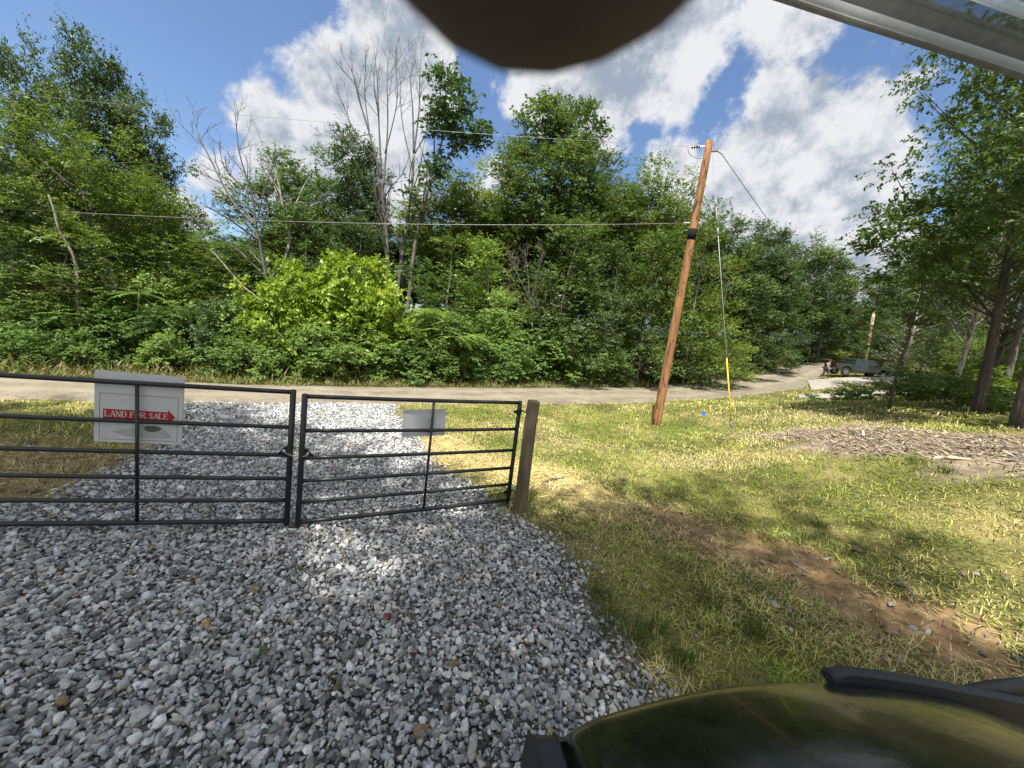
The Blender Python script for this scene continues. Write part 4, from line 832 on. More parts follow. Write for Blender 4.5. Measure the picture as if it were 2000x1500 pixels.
la2 = la + (la - lb) * .62; ta = tl + (tl - tb) * .62
Lf = .62 / 1.62
GL, GLA, GLB, gex, gn, GLP = farm_gate('longer dark green tube gate on the left, carrying the land-for-sale sign', la2, lb, ta, tb, ZB, (.08, .654), 'pair of tube gates closing the drive', 'B')
ra = ghit(582, 1020, ZB); rb = ghit(992, 976, ZB)
GR, GRA, GRB, rex, rn, GRP = farm_gate('shorter dark green tube gate on the right, hung from the wooden post', ra, rb, gtop(597, 774, ra), gtop(1018, 787, rb), ZB, (.535,), 'pair of tube gates closing the drive', 'A')
def build_gatepost():
    b = gp(1014, 1000); tp = gtop(1040, 782, b[:2]) ; z0 = b[2] - .25
    e = empty('gate_post', (b[0], b[1], b[2])); h = tp - b[2]; mb = MB(); n = 16
    rr = np.random.default_rng(3); prof = []
    q = [(-.25, .082), (0, .082), (.3, .081), (.7, .079), (1.1, .078), (h - .03, .076), (h - .008, .074), (h, .066)]
    mb.tube([(0.004 * math.sin(z * 5), 0.003 * math.cos(z * 4), z) for z, r in q], [r for z, r in q], 20); p = mb.build('post', M['post_wood'], e, True)
    tag(e, 'round weathered wooden post at the hinge end of the right gate', 'gate post')
    # hinges belong to the gate
    o0 = np.array(GR.location)
    for zt in (.91, .085):
        s = GRP(1, zt); mb = MB(); c = s - o0; mb.tube([c - [0, 0, .03], c + [0, 0, .03]], .036, 12); mb.tube([c + rex * .03 + [0, 0, .012], c + rex * .05 + [0, 0, .012], np.array([b[0], b[1], s[2] + .012]) - o0], .008, 8)
        mb.box(c - rex * .05, (.05, .012, .03), math.atan2(rex[1], rex[0])); mb.build('hinge', M['gate_paint'], GR, False)
build_gatepost()
def build_chain():
    a = GLP(1, RF[3]) + gn * .036 + [0, 0, .055]; b = GRP(0, RF[3]) + rn * .036 + [0, 0, .04]; e = empty('gate_chain', (a + b) / 2); o0 = np.array(e.location)
    a0 = a - gex * .06; b0 = b + rex * .05; n = 17
    for i in range(n):
        t = (i + .5) / n; p = a0 * (1 - t) + b0 * t - np.array([0, 0, .035 * math.sin(math.pi * t)]); d = (b0 - a0) / np.linalg.norm(b0 - a0); o = np.array([0, 0, 1.]) if i % 2 else np.cross(d, [0, 0, 1.])
        th = np.linspace(0, 2 * math.pi, 11); P = [p - o0 + d * .0125 * math.cos(x) + o * .0065 * math.sin(x) for x in th]; mb = MB(); mb.tube(P, .0021, 5, False); mb.build('chain_link', M['steel'], e, True)
    tag(e, 'thin steel chain looped between the two gate ends', 'chain')
    c = (a0 + b0) / 2 - np.array([0, 0, .085]) + gn * .004; k = empty('padlock', c); mb = MB(); mb.box((0, 0, 0), (.036, .016, .034), math.atan2(gex[1], gex[0]), bev=.004); mb.build('lock_body', M['galv'], k)
    mb = MB(); P = [np.array([0, 0, .014]) + gex * .011 * math.cos(t) + np.array([0, 0, .026 * math.sin(t) + .002]) for t in np.linspace(0, math.pi, 11)]; mb.tube(P, .003, 6); mb.build('shackle', M['steel'], k, True)
    tag(k, 'small padlock hanging from the gate chain', 'padlock')
build_chain()
GLYPH = {'L': [(0, 0, 0, 1, .17), (0, .04, .55, .04, .09), (.55, .02, .58, .25, .06)], 'A': [(.0, 0, .33, 1, .07), (.33, 1, .68, 0, .17), (.14, .34, .52, .34, .08)], 'N': [(0, 0, 0, 1, .08), (0, 1, .62, 0, .16), (.62, 0, .62, 1, .08)],
         'D': [(0, 0, 0, 1, .16), (0, .96, .3, .96, .08), (.3, .96, .55, .75, .12), (.55, .78, .58, .5, .15), (.58, .5, .55, .22, .15), (.55, .25, .3, .04, .12), (.3, .04, 0, .04, .08)], 'F': [(0, 0, 0, 1, .16), (0, .96, .52, .96, .08), (.52, 1, .54, .75, .06), (0, .52, .32, .52, .08), (.33, .65, .33, .4, .05)],
         'O': [(.33 + .31 * math.cos(a), .5 + .47 * math.sin(a), .33 + .31 * math.cos(a + .55), .5 + .47 * math.sin(a + .55), .09 + .07 * abs(math.cos(a + .27))) for a in np.arange(0, 6.2, .5236)],
         'R': [(0, 0, 0, 1, .16), (0, .96, .35, .96, .08), (.35, .96, .5, .85, .1), (.5, .86, .5, .64, .14), (.5, .65, .3, .52, .1), (.3, .52, 0, .52, .08), (.25, .52, .62, 0, .16)],
         'S': [(.47, .76, .40, .92, .09), (.42, .91, .24, .965, .09), (.26, .965, .10, .88, .1), (.11, .90, .07, .72, .12), (.07, .74, .16, .60, .13), (.13, .62, .38, .43, .14), (.36, .45, .47, .30, .13), (.47, .32, .43, .14, .12), (.44, .16, .27, .035, .1), (.29, .035, .10, .08, .09), (.12, .07, .03, .26, .09)], 'E': [(0, 0, 0, 1, .16), (0, .96, .5, .96, .08), (.5, 1, .52, .78, .06), (0, .52, .32, .52, .08), (.33, .65, .33, .4, .05), (0, .04, .52, .04, .08), (.54, 0, .56, .26, .06)]}
SERIF = {'L': [(0, 0), (0, 1)], 'A': [(0, 0), (.68, 0)], 'N': [(0, 0), (0, 1), (.62, 1)], 'D': [(0, 0), (0, 1)], 'F': [(0, 0), (0, 1)], 'R': [(0, 0), (0, 1), (.64, 0)], 'E': [(0, 0), (0, 1)]}
GW = {'L': .78, 'A': .86, 'N': .88, 'D': .86, 'F': .76, 'O': .86, 'R': .82, 'S': .7, 'E': .78, ' ': .42}
def build_sign():
    off = -.038; o = GLB + gn * off
    def hit(px, py): d = ray(px, py); t = ((o - ORG) @ gn) / (d @ gn); return ORG + d * t
    TL, TR, BR, BL = hit(185, 722), hit(361, 737), hit(355, 869), hit(183, 862)
    e = empty('sale_sign', (TL + TR + BR + BL) / 4); o0 = np.array(e.location); TL, TR, BR, BL = (p - o0 for p in (TL, TR, BR, BL))
    W_ = lambda u, v, k=0: (TL * (1 - u) + TR * u) * (1 - v) + (BL * (1 - u) + BR * u) * v + gn * k
    def plate(mb, quads, k):
        for q in quads: mb.add([W_(u, v, k) for u, v in q], [list(range(len(q)))])
    mb = MB(); A_ = [W_(0, 0, 0), W_(1, 0, 0), W_(1, 1, 0), W_(0, 1, 0)]; B_ = [p - gn * .005 for p in A_]; mb.add(A_ + B_, [[3, 2, 1, 0], [4, 5, 6, 7]] + [[i, (i + 1) % 4, 4 + (i + 1) % 4, 4 + i] for i in range(4)]); mb.build('board', M['sign_white'], e)
    mb = MB(); A_ = [W_(0.005, .232, .004), W_(.995, .235, .004), W_(.995, .995, .004), W_(.005, .995, .004)]; B_ = [p - gn * .003 for p in A_]; mb.add(A_ + B_, [[3, 2, 1, 0], [4, 5, 6, 7]] + [[i, (i + 1) % 4, 4 + (i + 1) % 4, 4 + i] for i in range(4)]); mb.build('front_sheet', M['sign_white'], e)
    mb = MB(); u0, u1, v0, v1, w = .06, .945, .305, .957, .0055
    plate(mb, [[(u0, v0), (u1, v0), (u1, v0 + w * 1.2), (u0, v0 + w * 1.2)], [(u0, v1 - w * 1.2), (u1, v1 - w * 1.2), (u1, v1), (u0, v1)], [(u0, v0), (u0 + w, v0), (u0 + w, v1), (u0, v1)], [(u1 - w, v0), (u1, v0), (u1, v1), (u1 - w, v1)]], .0048); mb.build('border', M['sign_maroon'], e)
    mb = MB(); plate(mb, [[(.1, .525), (.825, .525), (.825, .672), (.1, .672)], [(.825, .49), (.915, .598), (.825, .706)]], .0052); mb.build('arrow', M['sign_red'], e)
    mb = MB(); x = .125; hgt = .083; sx = .0735; y0 = .632
    for ch in 'LAND FOR SALE':
        for (a, b, c, d, w) in GLYPH.get(ch, []):
            p = np.array([a, b]); q = np.array([c, d]); t = (q - p) / (np.linalg.norm(q - p) + 1e-9); nn = np.array([-t[1], t[0]]) * w / 2
            mb.add([W_(x + z[0] * sx, y0 - z[1] * hgt, .0056) for z in (p - nn, q - nn, q + nn, p + nn)], [[0, 1, 2, 3]])
        for (a, b) in SERIF.get(ch, []):
            s = .055 if b == 0 else -.055; mb.add([W_(x + (a + dx) * sx, y0 - (b + dy) * hgt, .0058) for dx, dy in ((-.17, 0), (.19, 0), (.19, s), (-.17, s))], [[0, 1, 2, 3]])
        x += GW[ch] * sx
    mb.build('lettering', M['sign_white'], e)
    mb = MB(); ln = lambda u, v, u2, v2, w=.006: plate(mb, [[(u, v), (u + w, v), (u2 + w, v2), (u2, v2)]], .0052)
    for u in (.14, .185, .245, .275, .31, .355): ln(u, .735, u - .003, .84)
    ln(.115, .735, .098, .85)
    for u, w in ((.088, .022), (.125, .055), (.21, .085)): ln(u, .86, u - .003, .925, .005); plate(mb, [[(u, .915), (u + w, .922), (u + w, .93), (u, .925)]], .0053)
    plate(mb, [[(.335, .37), (.35, .372), (.35, .405), (.335, .402)], [(.395, .372), (.47, .378), (.47, .384), (.395, .379)], [(.52, .49), (.6, .493), (.6, .505), (.52, .502)], [(.8, .395), (.83, .382), (.86, .398), (.855, .402), (.83, .39), (.805, .401)]], .0052); mb.build('leftover_print', M['sign_grey'], e)  # strokes of print left over around the redacted text
    mb = MB(); plate(mb, [[(.19, .845), (.35, .80), (.46, .74), (.62, .735), (.78, .77), (.86, .86), (.885, .9), (.8, .915), (.66, .92), (.5, .925), (.34, .9)]], .005); mb.build('redaction_patch', M['sign_grey'], e)  # grey patch put where the text was redacted
    mb = MB(); plate(mb, [[(.555, .76), (.6, .735), (.7, .735), (.76, .76), (.74, .8), (.66, .83), (.58, .815)]], .0055); mb.build('dark_redaction_patch', M['sign_dark'], e)  # darker patch of the same redaction, not dirt on the board
    tag(e, 'white land-for-sale yard sign with a red arrow, hung behind the left gate', 'sign')
    # blank board on the right gate
    o = GRB + rn * -.034
    def hit2(px, py): d = ray(px, py); t = ((o - ORG) @ rn) / (d @ rn); return ORG + d * t
    q = [hit2(787, 801), hit2(872, 798.5), hit2(868, 850), hit2(785, 854)]; k = empty('blank_sign', sum(q) / 4); o0 = np.array(k.location); A_ = [p - o0 for p in q]; B_ = [p - rn * .004 for p in A_]
    mb = MB(); mb.add(A_ + B_, [[3, 2, 1, 0], [4, 5, 6, 7]] + [[i, (i + 1) % 4, 4 + (i + 1) % 4, 4 + i] for i in range(4)]); mb.build('board', M['sign_white'], k)
    for (dx, dz, ddx, ddz) in ((-.008, .11, -.055, -.05), (.0, -.12, .06, -.06)):
        c = (GRP(.535, .76) - o0) + rn * .022 + np.array([0, 0, dz]); mb = MB(); mb.tube([c + rex * dx, c + rex * (dx + ddx * .5) + [0, 0, ddz * .3], c + rex * (dx + ddx) + [0, 0, ddz]], .0022, 5); mb.build('zip_tie', M['plastic_black'], k)
    tag(k, 'small blank white board tied behind the right gate', 'sign')
build_sign()

# ------------------------------------------------------------------ utility pole, wires, guy
def build_pole():
    b = gp(1281, 831); D = math.hypot(b[0], b[1]); tp = at(1386, 276, D); h = tp[2] - b[2]
    e = empty('utility_pole', b); mb = MB(); n = 14; zz = np.linspace(-.4, h, n); off = np.c_[(tp[0] - b[0]) * zz / h, (tp[1] - b[1]) * zz / h, zz]
    mb.tube(np.r_[off, [[off[-1][0], off[-1][1], h + .012]]], np.r_[np.interp(zz, [0, h], [.125, .088]), .075], 22); mb.build('shaft', M['pole_wood'], e, True)
    pt = lambda z: np.array([(tp[0] - b[0]) * z / h, (tp[1] - b[1]) * z / h, z]); rd = lambda z: np.interp(z, [0, h], [.125, .088])
    zb = (at(1349, 469, D)[2] - b[2], at(1353, 448, D)[2] - b[2]); mb = MB(); mb.tube([pt(zb[0]), pt(zb[1])], [rd(zb[0]) + .006, rd(zb[1]) + .006], 22); mb.build('black_band', M['tar'], e, True)
    v = np.array([tp[0], tp[1]]) ; rt = np.array([v[1], -v[0], 0.]) / np.linalg.norm(v)     # to the right seen from the camera
    zt = at(1380, 285, D)[2] - b[2]
    mb = MB(); c = pt(zt); mb.tube([c - rt * .1, c - rt * .42], .012, 8); f = -rt
    mb.build('dead_end_rod', M['steel'], e)
    mb = MB(); 
    for i in range(4): p = c - rt * (.20 + .055 * i); mb.tube([p, p - rt * .012, p - rt * .036, p - rt * .05], [.018, .05, .042, .018], 12)
    mb.build('insulator', M['porcelain'], e, True)
    z2 = at(1388, 294, D)[2] - b[2]; c2 = pt(z2); mb = MB(); mb.box(c2 + rt * .16 + [0, 0, .02], (.16, .05, .12), math.atan2(rt[1], rt[0]), bev=.01); mb.tube([c2 + rt * .2, c2 + rt * .34 + [0, 0, -.1]], .018, 8); mb.build('bracket', M['galv'], e)
    mb = MB(); q = [c - rt * .5, c - rt * .44 + [0, 0, -.16], c - rt * .28 + [0, 0, -.28], c - rt * .12 + [0, 0, -.30]]; mb.tube(smoothpath(q, 10), .008, 6); mb.build('jumper_wire', M['wire_dark'], e, True)
    z3 = at(1355, 436, D)[2] - b[2]; c3 = pt(z3); mb = MB(); mb.tube([c3 - rt * .1, c3 - rt * .26], .02, 8); mb.tube([c3 + rt * .1, c3 + rt * .2], .012, 8); mb.build('clamp', M['galv'], e)
    tag(e, 'tall orange-brown wooden utility pole with a black band, on the mown verge', 'utility pole')
    # straw ring of thrown-up soil
    return b, D, h, pt, rt, zt, z2, z3
PB, PD, PH, ppt, prt, pz1, pz2, pz3 = build_pole()
def wire(name, label, P0, P1, sag, r, mat='wire', n=40, cat='wire', group=None):
    t = np.linspace(0, 1, n)[:, None]; P = P0 * (1 - t) + P1 * t; P[:, 2] -= (sag * 4 * t * (1 - t))[:, 0]
    o0 = P0.copy(); mb = MB(); mb.tube(P - o0, r, 6); o = mb.build(name, M[mat], None, True); o.location = o0; return tag(o, label, cat, group)
WGp = 'overhead wires'
wire('power_line', 'upper thin overhead wire running left from the insulator at the pole top', PB + ppt(pz1) - prt * .42, at(-420, 135, 21), .16, .0036, group=WGp)
wire('power_line', 'lower thick overhead wire running left from the pole at mid height', PB + ppt(pz3) - prt * .26, at(-420, 375, 21), .30, .0055, group=WGp)
FPD = 60.
fpb = gp(1692, 697); FPD = math.hypot(fpb[0], fpb[1]); FPD = 58.; fpb = at(1692, 700, FPD); fpb[2] = tz(fpb[0], fpb[1]); fpt = at(1708, 606, FPD)
def build_far_pole():
    e = empty('utility_pole', fpb); d = fpt - fpb; mb = MB(); mb.tube([-.1 * d, d * .5, d], [.16, .15, .13], 12); mb.build('shaft', M['pole_pale'], e, True)
    mb = MB(); mb.tube([d * .97 + [0, 0, 0], d * .97 + [.3, -.3, .05]], .05, 6); mb.build('insulator', M['porcelain'], e)
    tag(e, 'distant pale utility pole standing behind the parked pickup', 'utility pole')
build_far_pole()
wire('power_line', 'dark sloping wire running right and down from the pole top towards the far pole', PB + ppt(pz2) + prt * .34 + np.array([0, 0, -.1]), fpt, 1.4, .009, 'wire_dark', group=WGp)
def build_guy():
    b = gp(1430, 852); e = empty('guy_wire', b); top = PB + ppt(pz2 - .12) + prt * .13 - b; u = top / np.linalg.norm(top); Lg = np.linalg.norm(top)
    def tofz(px, py):      # parameter along the guy whose picture is nearest
        best = min(np.linspace(0, 1, 800), key=lambda s: abs(project(b + top * s)[1] - py)); return best
    s0, s1 = tofz(1428, 832), tofz(1418, 700); s2, s3 = tofz(1400, 452), tofz(1397, 397)
    mb = MB(); mb.tube([top * s0, top], .008, 6); mb.build('wire', M['wire'], e, True)
    mb = MB(); mb.tube([-u * .2, top * s0], .014, 8); mb.build('anchor_rod', M['galv'], e)
    mb = MB(); mb.tube([top * s0 - u * .03, top * s0 + u * .0, top * s0 + u * .08, top * s0 + u * .1], [.02, .035, .035, .02], 10); mb.build('clamp', M['galv'], e)
    mb = MB(); mb.tube([top * (s0 + .01), top * s1], .0165, 12); mb.build('yellow_guard', M['yellow'], e, True)
    mb = MB(); mb.tube([top * s2, top * s3], .018, 8); 
    for s in (s2, s3): mb.tube([top * s - u * .1, top * s - u * .08, top * s + u * .08, top * s + u * .1], [.012, .03, .03, .012], 8)
    mb.build('insulator', M['galv'], e, True)
    tag(e, 'guy wire with a yellow guard sleeve, staked right of the utility pole', 'guy wire')
def project(p):
    c = CM.T @ (np.asarray(p) - ORG); return 1000 + F_PX * c[0] / -c[2], 750 - F_PX * c[1] / -c[2]
build_guy()
def small_things():
    p = gp(1369, 818); e = empty('marker_flag', p); mb = MB(); mb.tube([(0, 0, -.05), (0, 0, .22)], .004, 6); mb.build('stem', M['wire'], e)
    mb = MB(); s = np.linspace(0, 1, 7); A_ = [np.array([.10 * t, .02 * math.sin(t * 5), .22]) for t in s]; B_ = [a - [0, 0, .11] for a in A_]
    V = A_ + B_; mb.add(V + [v + np.array([0, .002, 0]) for v in V], [[i, i + 1, 8 + i, 7 + i] for i in range(6)] + [[14 + i, 21 + i, 22 + i, 15 + i] for i in range(6)]); mb.build('flag', M['blue'], e); tag(e, 'tiny blue marker flag in the grass between the pole and the guy wire', 'flag')
    p = gp(905, 872); q = gp(0 + 925, 872); e = empty('metal_stake', gp(921, 871)); t = at(930, 838, math.hypot(*gp(921, 871)[:2])) - np.array(e.location); mb = MB(); mb.tube([(0, 0, -.1), t * .5, t], .011, 8); mb.build('rod', M['bark_grey'], e); tag(e, 'thin rusty stake standing in the grass behind the right gate', 'stake')
    a = gp(856, 849); b = gp(918, 871); e = empty('wooden_lath', (a + b) / 2); mb = MB(); d = b - a; mb.box((0, 0, .03), (np.linalg.norm(d), .06, .02), math.atan2(d[1], d[0])); mb.build('lath', M['pole_pale'], e); tag(e, 'pale wooden lath lying in the grass behind the blank board', 'board')
    for (x0, y0, x1, y1, r, m_, lb) in [(1805, 898, 1895, 902, .035, 'pole_pale', 'long pale branch lying at the lower edge of the wood chips'), (1660, 846, 1695, 862, .03, 'bark_dark', 'dark short stick on the wood-chip patch'), (1970, 905, 2010, 880, .04, 'bark_grey', 'grey forked stick at the right end of the wood-chip patch'), (1060, 945, 1100, 937, .02, 'bark_dark', 'dark stick lying right of the gate post'), (1750, 1145, 1785, 1175, .018, 'bark_grey', 'grey stick in the bare dirt at right'), (1545, 1100, 1580, 1125, .015, 'bark_pale', 'pale stick at the edge of the orange dirt')]:
        a = gp(x0, y0); b = gp(min(x1, 1999) if x1 < 2000 else x1, y1); m2 = (a + b) / 2; m2[2] = tz(m2[0], m2[1]) + .03; P = smoothpath([a + [0, 0, .02], m2 + rng.normal(0, .02, 3), b + [0, 0, .03]], 8); mb = MB(); mb.tube(P - m2, np.linspace(r, r * .45, 8), 7)
        k = P[4] - m2; mb.tube([k, k + rng.normal(0, .1, 3) * [1, 1, .2] + [0, 0, .05]], [r * .5, r * .2], 5); o = mb.build('stick', M[m_], None, True); o.location = m2; tag(o, lb, 'stick', 'sticks on the ground')
    # leaves on the gravel
    for (px, py, m_, lb) in [(755, 1222, 'sign_maroon', 'dark red dry leaf lying on the gravel'), (418, 913, 'sign_red', 'small bright red scrap on the gravel behind the gates'), (515, 1292, 'leaf_flat', 'green fallen leaf on the gravel in the foreground'), (585, 1128, 'leaf_flat', 'green fallen leaf in the sunlit gravel patch'), (402, 1238, 'leaf_tan', 'tan dry leaf on the gravel')]:
        p = gp(px, py); p[2] += .085; s = .038; mb = MB(); th = np.linspace(0, 2 * math.pi, 15)[:-1]; rr = s * (.6 + .4 * np.abs(np.sin(th * 2.5))); V = [(a * math.cos(t), a * .7 * math.sin(t), .012 * math.cos(3 * t)) for a, t in zip(rr, th)]
        V2 = [(x, y, z - .002) for x, y, z in V]; n = len(V); mb.add(V + V2, [list(range(n)), list(range(n, 2 * n))[::-1]] + [[i, n + i, n + (i + 1) % n, (i + 1) % n] for i in range(n)]); o = mb.build('fallen_leaf', M[m_]); o.location = p; o.rotation_euler = (.3, .2, px); tag(o, lb, 'leaf', 'leaves fallen on the gravel')
M['leaf_flat'] = simple('leaf_flat', [(.3, (.06, .08, .02)), (.7, (.1, .12, .035))], 12, .6)
M['leaf_tan'] = simple('leaf_tan', [(.3, (.3, .2, .09)), (.7, (.45, .33, .17))], 12, .7)
small_things()
def build_tufts():
    r = np.random.default_rng(77)
    spots = [(1190, 1215, .2, 'wide grass tuft spilling over the gravel edge in the foreground'), (1235, 1265, .19, 'long-bladed grass tuft at the gravel edge just above the hood'), (1275, 1235, .17, 'grass tuft right of the gravel edge above the hood'), (1213, 1328, .07, 'tiny green tuft growing among the stones left of the hood'), (1170, 1165, .12, 'small grass tuft at the upper gravel edge'), (1330, 1290, .14, 'grass tuft in the shade just above the hood rim'), (1480, 1240, .13, 'dark grass tuft in the shade above the middle of the hood'),
             (830, 985, .1, 'small weed tuft in the gravel under the right gate'), (1395, 1180, .12, 'grass tuft in the shade below the orange dirt'), (1790, 905, .16, 'bright grass tuft below the wood chips'), (1850, 925, .16, 'dark green clump in the grass at right'), (1600, 1030, .12, 'grass clump above the rocky dirt')]
    for (px, py, h, lb) in spots:
        p = gp(px, py); n = int(110 if h > .1 else 40); q = r.normal(0, h * .33, (n, 2)); P = np.c_[q, np.zeros(n)]; c = np.array([.09, .14, .025]) * r.uniform(.6, 1.5, (n, 1)); c[r.random(n) < .12] = (.34, .28, .12)
        V, Q_, T_, C_ = blades(P, h * r.lognormal(0, .3, n), np.arctan2(q[:, 1], q[:, 0]) + r.normal(0, .7, n), np.abs(r.normal(.5, .3, n)), r.uniform(.004, .008, n), c, .8)
        o = nobj('grass_tuft', npmesh('grass_tuft', V, [Q_, T_], M['grass'], dict(col=C_))); o.location = p; tag(o, lb, 'grass tuft', 'grass tufts standing out of the short grass')
build_tufts()

# ------------------------------------------------------------------ pickup, walking person and cart up the road
M['truck_paint'] = simple('truck_paint', [(.3, (.02, .028, .026)), (.7, (.03, .039, .036))], 3, .35, .1, coat=.3)
M['truck_dark'] = simple('truck_dark', [(.3, (.012, .011, .011)), (.7, (.03, .025, .024))], 6, .5)
M['glass_dark'] = simple('glass_dark', [(.3, (.015, .02, .02)), (.7, (.02, .026, .026))], 2, .06, spec=.9)
M['chrome'] = simple('chrome', [(.3, (.2, .2, .2)), (.7, (.28, .28, .28))], 10, .35, .8)
M['lamp_red'] = simple('lamp_red', [(.3, (.25, .02, .02)), (.7, (.3, .03, .03))], 10, .25)
M['lamp_clear'] = simple('lamp_clear', [(.3, (.6, .6, .58)), (.7, (.7, .7, .68))], 10, .15)
def wheel(parent, x, y, r, w, rimmat='chrome'):
    t = empty('wheel', (x, y, r)); t.parent = parent
    mb = MB(); th = np.linspace(0, 2 * math.pi, 25)[:-1]; prof = [(r * .62, -w / 2), (r * .92, -w / 2), (r, -w * .36), (r, w * .36), (r * .92, w / 2), (r * .62, w / 2)]
    V = [(a * math.cos(q), b, a * math.sin(q)) for q in th for a, b in prof]; n = len(prof); F = [[i * n + j, i * n + (j + 1) % n, ((i + 1) % 24) * n + (j + 1) % n, ((i + 1) % 24) * n + j] for i in range(24) for j in range(n)]
    mb.add(V, F); mb.build('tyre', M['tyre'], t, True)
    mb = MB(); mb.tube([(0, -w * .38, 0), (0, w * .38, 0)], r * .63, 20)
    for k in range(5): a = k * 1.2566; mb.box((r * .33 * math.cos(a), 0, r * .33 * math.sin(a)), (r * .5, w * .84, r * .14), M=np.array([[math.cos(a), 0, -math.sin(a)], [0, 1, 0], [math.sin(a), 0, math.cos(a)]]))
    mb.build('rim', M[rimmat], t)
def side_poly_box(name, poly, y0, y1, mat, parent, taper=None):
    """side outline (x,z) extruded across the vehicle; taper pulls high points inward"""
    n = len(poly); V = []
    for y in (y0, y1):
        for (x, z) in poly:
            s = 1 - (taper or 0) * max(0, z - 1.15); V.append((x, y * s, z))
    F = [list(range(n)), list(range(n, 2 * n))[::-1]] + [[i, n + i, n + (i + 1) % n, (i + 1) % n] for i in range(n)]
    mb = MB(); mb.add(V, F); o = mb.build(name, M[mat], parent); bv = o.modifiers.new('bevel', 'BEVEL'); bv.width = .035; bv.segments = 2; bv.limit_method = 'ANGLE'; return o
def build_truck():
    p = gp(1673, 736); az = R(96); e = empty('pickup_truck', p, math.pi / 2 - az, (.88, .88, .88)); W = .95
    arch = lambda cx, r, z0, n=8: [(cx - r * math.cos(a), z0 + r * math.sin(a)) for a in np.linspace(0, math.pi, n)]
    low = [(-2.75, .62)] + arch(-1.75, .47, .5) + arch(1.75, .47, .5) + [(2.8, .55), (2.85, .95), (2.6, 1.12), (1.2, 1.2), (-.9, 1.2), (-2.75, 1.16)]
    side_poly_box('body', low, -W, W, 'truck_paint', e)
    side_poly_box('cab', [(-1.05, 1.19), (-.85, 1.78), (-.6, 1.86), (.55, 1.86), (.85, 1.76), (1.4, 1.19)], -W * .97, W * .97, 'truck_paint', e, .18)
    for s in (-1, 1):
        for (x0, x1, xs0, xs1, nm) in ((-.72, .02, -.64, .02, 'window'), (.12, 1.12, .12, .78, 'window')):
            V = [(x0, s * (W * .97 * (1 - .18 * .08) + .006), 1.24), (x1, s * (W * .97 * (1 - .18 * .08) + .006), 1.24), (xs1, s * (W * .97 * (1 - .18 * .6) + .006), 1.74), (xs0, s * (W * .97 * (1 - .18 * .6) + .006), 1.74)]
            V2 = [(x, y - s * .01, z) for x, y, z in V]; mb = MB(); mb.add(V + V2, [[0, 1, 2, 3], [7, 6, 5, 4]] + [[i, (i + 1) % 4, 4 + (i + 1) % 4, 4 + i] for i in range(4)]); mb.build(nm, M['glass_dark'], e)
        mb = MB(); mb.box((.15, s * (W + .006), .78), (2.6, .02, .03)); mb.build('trim_strip', M['chrome'], e)
        for x in (-1.75, 1.75): wheel(e, x, s * .84, .4, .26)
        mb = MB(); mb.box((-2.74, s * .87, .98), (.06, .16, .28), bev=.01); mb.build('tail_light', M['lamp_red'], e)
        mb = MB(); mb.box((2.8, s * .7, .88), (.1, .34, .16), bev=.02); mb.build('headlight', M['lamp_clear'], e)
        mb = MB(); mb.box((1.0, s * 1.08, 1.28), (.12, .2, .18), bev=.03); mb.build('wing_mirror', M['truck_dark'], e)
    mb = MB(); mb.add([(-.88, -.75, 1.26), (-.88, .75, 1.26), (-.78, .7, 1.74), (-.78, -.7, 1.74)], [[0, 1, 2, 3]]); mb.box((-.87, 0, 1.26), (.01, 1.4, .02)); o = mb.build('rear_window', M['glass_dark'], e); o.location.x = -.1
    mb = MB(); mb.add([(1.34, -.78, 1.26), (1.34, .78, 1.26), (.88, .7, 1.75), (.88, -.7, 1.75)], [[3, 2, 1, 0]]); mb.box((1.3, 0, 1.26), (.01, 1.4, .02)); o = mb.build('windscreen', M['glass_dark'], e); o.location.x = .05
    mb = MB(); mb.box((-2.79, 0, .92), (.05, 1.5, .5), bev=.015); mb.build('tailgate', M['truck_dark'], e); mb = MB(); mb.box((-1.85, 0, 1.19), (1.7, 1.6, .05)); mb.build('bed_cover', M['truck_dark'], e)
    mb = MB(); mb.box((-2.88, 0, .58), (.16, 1.85, .18), bev=.04); mb.build('bumper', M['chrome'], e); mb = MB(); mb.box((2.88, 0, .6), (.16, 1.85, .22), bev=.05); mb.build('bumper', M['truck_dark'], e); mb = MB(); mb.box((2.84, 0, .88), (.06, 1.0, .22), bev=.02); mb.build('grille', M['truck_dark'], e)
    tag(e, 'grey-green crew-cab pickup parked on the gravel pad up the road', 'pickup truck')
    return e
TRK = build_truck()
def skin_mesh(name, nodes, edges, mat, parent=None, sub=2, root=0):
    me = bpy.data.meshes.new(name); me.from_pydata([n[:3] for n in nodes], edges, []); o = nobj(name, me, parent); me.materials.append(mat)
    sk = o.modifiers.new('skin', 'SKIN'); sk.use_smooth_shade = True
    for i, n in enumerate(nodes): r = n[3]; me.skin_vertices[0].data[i].radius = (r, n[4] if len(n) > 4 else r); me.skin_vertices[0].data[i].use_root = (i == root)
    ss = o.modifiers.new('sub', 'SUBSURF'); ss.levels = sub; ss.render_levels = sub; return o
M['skin'] = simple('skin', [(.3, (.36, .2, .14)), (.7, (.44, .26, .19))], 20, .6)
M['cloth_grey'] = simple('cloth_grey', [(.3, (.16, .16, .17)), (.7, (.24, .24, .25))], 30, .9)
M['cloth_dark'] = simple('cloth_dark', [(.3, (.05, .045, .04)), (.7, (.09, .08, .075))], 30, .9)
M['hair'] = simple('hair', [(.3, (.02, .016, .013)), (.7, (.04, .032, .026))], 60, .8)
